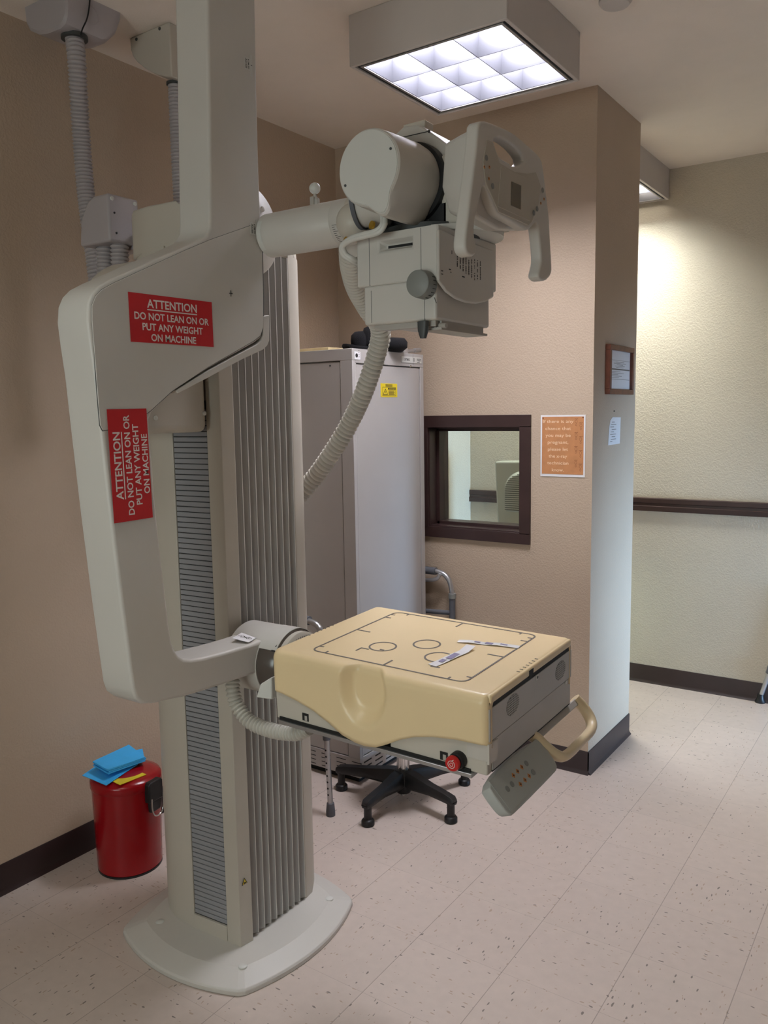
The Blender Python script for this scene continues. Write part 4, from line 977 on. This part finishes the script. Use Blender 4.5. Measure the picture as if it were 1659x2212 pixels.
m = MB(); write(m, 'DANGER', o + X*.0006 + Y*(W_*.68) + Z*(Hh_*.575), Y, Z, Hh_*.085, W_*.34, .02); make('danger_word', m, 'yellow', gc)
# things lying on the cabinet
o = MB(); o.box((-2.69, 3.02, zt), (-2.375, 3.36, zt+.024)); tag(make('wooden_board', o, 'palewood', None, (-2.5, 3.19, zt), bevel=.002), 'pale wooden board lying on the left of the cabinet top', 'board')
ht = thing('black_hat', 'soft black hat lying on the cabinet top, half hidden by the thick hose', 'hat', (-2.21, 3.14, zt))
hz = zt
m = MB(); m.loft([[V((-2.245+.105*k*math.cos(2*PI*i/36)*1.05, 3.13+.095*k*math.sin(2*PI*i/36), hz+zz+.010*math.sin(2*PI*i/36*2))) for i in range(36)] for k, zz in ((.6, .012), (1.0, .012), (1.03, .020), (1.0, .027), (.62, .024))]); make('brim', m, 'blackfelt', ht, angle=60)
m = MB(); m.loft([[V((-2.25+k*.060*math.cos(2*PI*i/36), 3.13+k*.06*math.sin(2*PI*i/36), hz+zz)) for i in range(36)] for k, zz in ((1.0, .018), (1.05, .05), (1.0, .075), (.75, .09), (.3, .093))]); make('crown', m, 'blackfelt', ht, angle=60)
m = MB(); m.loft([[V((-2.20+.05*math.cos(2*PI*i/28)*k, 3.135+.05*math.sin(2*PI*i/28)*k, hz+zz)) for i in range(28)] for k, zz in ((1, .03), (1.05, .08), (.9, .105), (.4, .115))]); make('crown_fold', m, 'blackfelt', ht, angle=60)
m = MB(); m.loft([[V((-2.175+.075*math.cos(2*PI*i/28)*k, 3.24+.075*math.sin(2*PI*i/28)*k, hz+zz)) for i in range(28)] for k, zz in ((.7, .002), (1, .020), (1.02, .045), (.85, .062), (.3, .066))]); make('ear_flap', m, 'blackfelt', ht, angle=60)
cl = thing('metal_clamp', 'small metal lever clamp on the back right edge of the cabinet top', 'clamp', (-2.18, 3.40, zt))
m = MB(); m.box((-2.215, 3.30, zt), (-2.158, 3.34, zt+.028)); make('clamp_base', m, 'cab', cl, bevel=.002)
m = MB(); m.box((-2.182, 3.335, zt), (-2.160, 3.36, zt+.026)); m.cyl((-2.170, 3.345, zt+.010), (-2.165, 3.47, zt+.022), .008, .008, 16); m.cyl((-2.165, 3.42, zt+.0175), (-2.165, 3.475, zt+.0225), .0105, None, 16); make('lever', m, 'alu', cl, bevel=.001)

# ------------------------------------------------------------------ red bin with blue folded sheets
bx, by = -2.515, 1.895
bn = thing('waste_bin', 'round red enamel waste bin with black hinge, against the left wall', 'bin', (bx, by, 0))
m = MB(); m.lathe([(.112, .0), (.119, .006), (.1255, .30), (.127, .328)], (bx, by, .004), Z, 64); make('body', m, 'redbin', bn)
m = MB(); m.lathe([(.110, 0), (.119, 0), (.119, .008), (.110, .008)], (bx, by, 0), Z, 48); make('foot_rim', m, 'black', bn)
m = MB(); m.lathe([(.1285, .326), (.1305, .329), (.1305, .352), (.126, .360), (.10, .371), (.05, .380), (.001, .383)], (bx, by, 0), Z, 64); lid = make('lid', m, 'redbin', bn, angle=50)
hd = V((.80, .12, 0)).normalized(); tn = Z.cross(hd); hc = V((bx, by, .315)) + hd*.127
m = MB(); m.prism([hc + tn*a + Z*b + hd*(-.006) for a, b in ((-.036, -.034), (.036, -.034), (.036, .036), (.028, .044), (-.028, .044), (-.036, .036))], hd*.026); m.prism([hc + tn*a + Z*b for a, b in ((-.026, -.075), (.026, -.075), (.030, -.034), (-.030, -.034))], hd*.016)
hb = make('hinge_block', m, 'black', bn, bevel=.004)
m = MB(); m.tube(spline([hc + tn*a + Z*b + hd*.024 for a, b in ((-.030, -.015), (-.030, -.055), (-.020, -.082), (.0, -.090), (.020, -.082), (.030, -.055), (.030, -.015))], 6), .0028, 10); make('wire_handle', m, 'chrome', bn)
m = MB(); o = V((bx+.035, by-.035, .381)); m.prism([o + V((a, b, -.004-.10*(a*a+b*b)**.5*.5)) for a, b in ((-.06, -.052), (.055, -.06), (.066, .05), (-.05, .055))], (0, 0, .002))
yl = make('yellow_label', m, 'yellow', bn)
zb_ = .385
def sheet(corners, th, dz, label, n=1):
    org = sum((V(c) for c in corners), V((0, 0, 0)))/4; m = MB()
    for k in range(n):
        d = V((random.uniform(-.004, .004), random.uniform(-.004, .004), k*(th+.0012)))
        g = []; NN = 8
        for i in range(NN+1):
            r_ = []
            for j in range(NN+1):
                s_, t_ = i/NN, j/NN
                p = V(corners[0])*(1-s_)*(1-t_) + V(corners[1])*s_*(1-t_) + V(corners[2])*s_*t_ + V(corners[3])*(1-s_)*t_
                r_.append(p + d + V((0, 0, dz*math.sin(s_*5+k)*math.cos(t_*4))))
            g.append(r_)
        A = [[m.v(p) for p in r_] for r_ in g]; B = [[m.v(p+V((0, 0, th))) for p in r_] for r_ in g]
        for i in range(NN):
            for j in range(NN):
                m.bm.faces.new((A[i][j], A[i][j+1], A[i+1][j+1], A[i+1][j])); m.bm.faces.new((B[i][j], B[i+1][j], B[i+1][j+1], B[i][j+1]))
        ed = [(i, 0) for i in range(NN)] + [(NN, j) for j in range(NN)] + [(i, NN) for i in range(NN, 0, -1)] + [(0, j) for j in range(NN, 0, -1)]
        for (i, j), (k2, l2) in zip(ed, ed[1:]+ed[:1]): m.bm.faces.new((A[i][j], A[k2][l2], B[k2][l2], B[i][j]))
    o = make('blue_sheet', m, 'blue', None, org, angle=30); tag(o, label, 'folded sheet', 'blue sheets on the red bin'); return o
P = [AZ(180, 1678, .372), AZ(232, 1698, .366), AZ(318, 1640, .388), AZ(300, 1618, .392)]
sheet([AZ(180, 1676, .374), AZ(232, 1697, .374), AZ(300, 1652, .387), AZ(238, 1636, .387)], .0022, .0006, 'single blue sheet under the blue stack, its corner hanging past the bin lid')
sheet([AZ(240, 1660, .391), AZ(313, 1645, .391), AZ(308, 1619, .391), AZ(262, 1628, .391)], .0022, .0006, 'blue sheet corner sticking out at the back right of the blue stack')
sheet([AZ(200, 1654, .402), AZ(233, 1672, .398), AZ(313, 1644, .396), AZ(278, 1617, .400)], .0052, .0004, 'thick stack of folded blue sheets on top of the red bin', 3)

# ------------------------------------------------------------------ stool base
stl = thing('task_stool', 'black five-star stool on glides standing behind the detector table', 'stool', (-1.905, 2.885, 0))
SX, SY = -1.905, 2.885
m = MB(); m.lathe([(.03, .045), (.046, .075), (.048, .135), (.038, .150), (.030, .152)], (SX, SY, 0), Z, 40); make('hub', m, 'black', stl)
feet = [AZ(795, 1782, 0), AZ(974, 1775, 0), AZ(1003, 1694, 0), V((SX-.165, SY+.235, 0)), AZ(738, 1705, 0)]
for fpt in feet:
    d = V((fpt.x-SX, fpt.y-SY, 0)); L = d.length; d.normalize(); n = Z.cross(d); o = V((SX, SY, 0)); rings = []
    for t, w, zl, zh in ((.02, .030, .075, .148), (.06, .029, .076, .147), (L*.6, .0235, .084, .128), (L-.02, .021, .080, .118), (L+.012, .0205, .078, .112), (L+.022, .016, .080, .104)):
        c = o + d*t; zz = [zl, zl, zl+.012, zh-.014, zh, zh, zh-.014, zl+.012]; ww = [-.7, .7, 1, 1, .72, -.72, -1, -1]
        rings.append([c + n*(w*a) + Z*b for a, b in zip(ww, zz)])
    m = MB(); m.loft(rings); lg = make('leg', m, 'black', stl, bevel=.003, angle=45)
    m = MB(); m.lathe([(.024, 0), (.0275, .004), (.0275, .020), (.023, .026), (.0165, .028), (.0165, .078), (.018, .084)], (fpt.x, fpt.y, 0), Z, 28); make('glide', m, 'black', lg)
m = MB(); m.cyl((SX, SY, .03), (SX, SY, .05), .014); m.lathe([(.0235, .14), (.0235, .42)], (SX, SY, 0), Z, 24)
for k in range(10):
    a = 2*PI*k/10; m.cyl((SX+.023*math.cos(a), SY+.023*math.sin(a), .135), (SX+.023*math.cos(a), SY+.023*math.sin(a), .40), .0045, None, 10)
make('gas_column', m, 'chrome', stl, angle=30)
m = MB(); m.lathe([(.10, .42), (.150, .43), (.158, .45), (.158, .48), (.14, .495), (.001, .50)], (SX, SY, 0), Z, 40); make('seat', m, 'black', stl)

# ------------------------------------------------------------------ walkers
wk = thing('folded_walker', 'folded aluminium walking frame standing in front of the cabinet behind the column', 'walker', (-2.25, 2.61, 0), 'folded walkers by the cabinet')
def wleg(pr, p, lean=(0, 0), zt_=.78):
    x, y = p; top = V((x+lean[0], y+lean[1], zt_)); dn = V((x, y, .05)); ax = (top-dn).normalized()
    m = MB(); m.tube([dn, dn + ax*.30], .0115, 18); lg = make('leg_extension', m, 'alu', pr)
    m = MB(); m.lathe([(.0195, 0), (.0195, .02), (.0165, .05), (.0155, .056)], (x, y, 0.0), Z, 24); make('rubber_tip', m, 'rubber_grey', lg)
    m = MB()
    for k in range(8): q = dn + ax*(.045+.028*k); m.cyl(q - Y*.0122, q - Y*.0100, .0042, None, 10)
    make('pin_holes', m, 'dark', lg)
    m = MB(); m.cyl(dn + ax*.285, dn + ax*.315, .0165); make('lock_collar', m, 'rubber_grey', lg)
    return dn + ax*.30, top
a, t = wleg(wk, (-2.097, 2.608), (-.030, 0)); a2, t2 = wleg(wk, (-2.47, 2.63), (.02, 0))
m = MB(); m.tube(spline([a, (a+t)/2, t, t + V((-.012, 0, .040)), t + V((-.05, 0, .055)), V((-2.28, 2.62, .84)), t2 + V((.05, 0, .055)), t2 + V((.012, 0, .04)), t2, (a2+t2)/2, a2], 10), .0125, 16); make('frame_tube', m, 'alu', wk)
m = MB(); m.tube([V((-2.19, 2.612, .838)), V((-2.35, 2.62, .838))], .019, 18); make('hand_grip', m, 'rubber_grey', wk)
m = MB(); m.tube([V((-2.112, 2.612, .45)), V((-2.46, 2.63, .45))], .010, 12); make('cross_bar', m, 'alu', wk)
w2 = thing('folded_walker', 'folded aluminium walking frame leaning against the back wall right of the cabinet', 'walker', (-1.98, 3.53, 0), 'folded walkers by the cabinet')
yw = 3.535
def WP(u, v, y=yw): return AY(u, v, y)
a3, t3 = wleg(w2, (WP(977, 1300).x+.004, yw), (0, 0), .75); a4, t4 = wleg(w2, (-2.36, yw), (0, 0), .75)
pt = [WP(977, 1300), WP(976, 1278), WP(971, 1256), WP(960, 1241), WP(944, 1234), WP(925, 1231), WP(895, 1228)]
m = MB(); m.tube(spline([a3, a3 + Z*.2, pt[0]-Z*.05] + pt + [V((-2.30, yw, pt[-1].z)), V((-2.35, yw, pt[-1].z-.04)), t4, a4], 8), .0125, 16); make('frame_tube', m, 'alu', w2)
m = MB(); m.tube([WP(977, 1400), WP(977, 1287)], .0155, 18); make('leg_sleeve', m, 'rubber_grey', w2)
m = MB(); m.cyl(WP(977, 1292), WP(977, 1282), .019, None, 20); make('lock_collar', m, 'dial', w2)
m = MB(); m.tube([WP(942, 1234)-Z*0, WP(890, 1228)], .019, 18); make('hand_grip', m, 'rubber_grey', w2)
m = MB(); m.tube(spline([WP(950, 1240, 3.52), WP(945, 1249, 3.515), WP(930, 1253, 3.515), WP(900, 1252, 3.52)], 8), .0095, 14); make('fold_bar', m, 'alu', w2)
m = MB(); m.tube([WP(975, 1324), WP(900, 1318)], .012, 14); make('cross_bar', m, 'rubber_grey', w2)
w3 = thing('walking_frame', 'grey tubular walking frame leg with black rubber foot by the far wall baseboard', 'walking frame', (-.72, 4.9, 0))
ft = AZ(1642, 1517, 0); top3 = V((ft.x+.16, ft.y+.0, .62))
m = MB(); ax = (top3-V((ft.x, ft.y, .03))).normalized(); d0 = V((ft.x, ft.y, .03)); m.tube([d0, d0+ax*.62], .0125, 16); lg = make('leg', m, 'rubber_grey' if False else 'alu', w3)
m = MB(); m.lathe([(.029, 0), (.030, .006), (.020, .022), (.0165, .05)], (ft.x, ft.y, 0), Z, 24); make('rubber_tip', m, 'black', lg)
m = MB(); m.cyl(d0+ax*.155, d0+ax*.235, .019, .021); make('lock_collar', m, 'rubber_grey', lg)
m = MB(); m.tube(spline([d0+ax*.60, d0+ax*.66+V((.03, 0, .0)), V((ft.x+.35, ft.y, .68)), V((ft.x+.45, ft.y, .60)), V((ft.x+.55, ft.y, .03))], 8), .0125, 14); make('frame_tube', m, 'alu', w3)

# ------------------------------------------------------------------ things on the walls
ps = AY(1168, 897, YB-.002); x0_, x1_, z1_, z0_ = -1.571, -1.3555, 1.681, 1.399
m = MB(); m.box((x0_, YB-.0022, z0_), (x1_, YB-.0004, z1_)); po = make('notice_poster', m, 'paper', None, ((x0_+x1_)/2, YB, z0_)); tag(po, 'orange notice about pregnancy and x-rays taped beside the brown window', 'poster')
m = MB(); k = .0075; m.box((x0_+k, YB-.0030, z0_+k+.004), (x1_-k, YB-.0020, z1_-k)); make('print', m, 'orange', po)
m = MB(); W_ = x1_-x0_; H2 = z1_-z0_
for i, (tx, ww) in enumerate((('If there is any', .148), ('chance that', .124), ('you may be', .122), ('pregnant,', .100), ('please let', .098), ('the x-ray', .090), ('technician', .103), ('know.', .058))):
    write(m, tx, V((x0_+.086, YB-.0034, z1_-.036-.0317*i)), X, Z, .0145, ww, .006)
make('lettering', m, 'poster_text', po)
m = MB()
for j in range(4):
    for sx_, dz in ((-1, 0), (1, -.018)):
        cx_, cz = x1_-.032+.011*sx_, z1_-.030-.062*j+dz
        ring2(m, (cx_, cz), .0075, .0016, (0, YB-.0031, 0), X, Z, -.0003, 10, .7); ring2(m, (cx_, cz-.015), .0048, .0016, (0, YB-.0031, 0), X, Z, -.0003, 8, .7)
        for q in range(4): disc2(m, (cx_-.006+.004*q, cz+.011+.001*(q % 2)), .0018, (0, YB-.0031, 0), X, Z, -.0003, 6)
make('footprints', m, 'poster_mark', po)
m = MB(); disc2(m, (x1_-.011, z1_-.012), .004, (0, YB-.0031, 0), X, Z, -.0003, 8); disc2(m, (x0_+.012, z1_-.014), .004, (0, YB-.0031, 0), X, Z, -.0003, 8); make('corner_prints', m, 'poster_mark', po)
cf = thing('framed_certificate', 'framed certificate in a red-brown wooden frame on the wall end', 'picture frame', (XE, 3.89, 1.77))
fy0, fy1, fz0, fz1 = 3.722, 4.066, 1.772, 1.998; fw = .024; dp = .024
m = MB(); m.box((XE, fy0, fz0), (XE+dp, fy1, fz0+fw)); m.box((XE, fy0, fz1-fw), (XE+dp, fy1, fz1)); m.box((XE, fy0, fz0+fw), (XE+dp, fy0+fw, fz1-fw)); m.box((XE, fy1-fw, fz0+fw), (XE+dp, fy1, fz1-fw)); make('frame', m, 'wood', cf, bevel=.002)
m = MB(); m.box((XE, fy0+fw, fz0+fw), (XE+.010, fy1-fw, fz1-fw)); pg = make('page', m, 'paper', cf)
m = MB(); xx = XE+.0102
m.box((xx, fy0+.03, 1.886), (xx+.0003, fy1-.03, 1.892)); m.box((xx, fy0+.03, 1.842), (xx+.0003, fy1-.03, 1.8436)); m.box((xx, fy0+.03, 1.93), (xx+.0003, fy1-.03, 1.9312))
for k in range(5):
    w_ = (.10, .14, .09, .17, .12)[k]; m.box((xx, 3.894-w_/2, 1.897+.0062*k), (xx+.0003, 3.894+w_/2, 1.8988+.0062*k))
    m.box((xx, fy0+.04, 1.850+.0068*k), (xx+.0003, fy0+.06+w_, 1.8516+.0068*k))
make('print', m, 'greyline', pg)
m = MB(); m.prism([V((XE+.0006, y, z)) for y, z in ((3.775, 1.536), (3.938, 1.538), (3.945, 1.664), (3.83, 1.666), (3.80, 1.652), (3.785, 1.615))], (.0012, 0, 0)); nt_ = make('paper_note', m, 'paper', None, (XE, 3.86, 1.535)); tag(nt_, 'small torn printed paper note taped below the framed certificate', 'note')
m = MB()
for k in range(9):
    w_ = (.03, .07, .05, .08, .04, .06, .05, .07, .04)[k]; m.box((XE+.0019, 3.80+.01*(k % 3), 1.550+.0115*k), (XE+.0022, 3.80+.01*(k % 3)+w_, 1.5525+.0115*k))
make('print', m, 'greyline', nt_)
p = AX(1326, 888, XE); m = MB(); m.lathe([(.0035, 0), (.003, .003)], p, X, 10); tag(make('thumb_tack', m, 'dark', None, p), 'tiny dark tack between the framed certificate and the paper note', 'tack')
p = AZ(1330, -3, ZC); m = MB(); m.lathe([(.055, 0), (.055, -.010), (.045, -.022), (.001, -.024)], p, Z, 32); tag(make('smoke_detector', m, 'fixture', None, p), 'small round white detector on the ceiling at the top edge', 'smoke detector')

# ------------------------------------------------------------------ the booth behind the window
bk = thing('booth_desk', 'pale desk inside the booth behind the window, below the monitor', 'desk', (-2.1, 4.72, 0))
m = MB(); m.box((-2.45, 4.42, .73), (-1.72, 5.03, .76)); make('desk_top', m, 'palewood', bk, bevel=.003)
for x in (-2.42, -1.75):
    m = MB(); m.box((x-.02, 4.45, 0), (x+.02, 5.0, .73)); make('side_panel', m, 'palewood', bk)
mo = thing('equipment_monitor', 'grey ribbed back of a bulky monitor seen through the booth window', 'monitor', (-2.1, 4.55, .76))
ym = 4.50
q = [(AY(u, v, ym).x, AY(u, v, ym).z) for u, v in ((1068, 997), (1160, 996), (1160, 1180), (1076, 1180))]
m = MB(); m.prism([V((x, ym, z)) for x, z in q], (0, .10, 0)); sh = make('shell', m, 'monitor', mo, bevel=.012, seg=3)
cxm, czm, rm = AY(1128, 1075, ym).x, AY(1128, 1075, ym).z, .115
m = MB(); ar = [(cxm+rm*math.cos(a), czm+.05+rm*math.sin(a)) for a in [PI*k/16 for k in range(17)]]
ar = [(x, z-.005) for x, z in ar] + [(cxm-rm*.9, czm-.09), (cxm+rm*.9, czm-.09)]
m.loft([[V((x, ym, z)) for x, z in ar], [V((cxm+(x-cxm)*.86, ym-.035, czm+(z-czm)*.86)) for x, z in ar]]); make('bulge', m, 'monitor', mo, bevel=.004)
m = MB()
for k in range(18):
    zz = czm-.075+.0125*k; h = rm*.84*math.sqrt(max(0, 1-max(0, (zz-czm-.04)/(rm*.86))**2))
    if h > .01: m.box((cxm-h, ym-.0362, zz), (cxm+h, ym-.034, zz+.004))
make('vent_slots', m, 'darkgrey', mo)
m = MB(); m.lathe([(.10, 0), (.11, .01), (.07, .03), (.05, .20)], (cxm, 4.60, .76), Z, 32); make('foot', m, 'monitor', mo)
m = MB(); m.box((q[0][0]+.03, ym+.09, .85), (q[1][0]-.03, ym+.26, q[0][1]-.06)); make('screen_body', m, 'darkgrey', mo, bevel=.01)
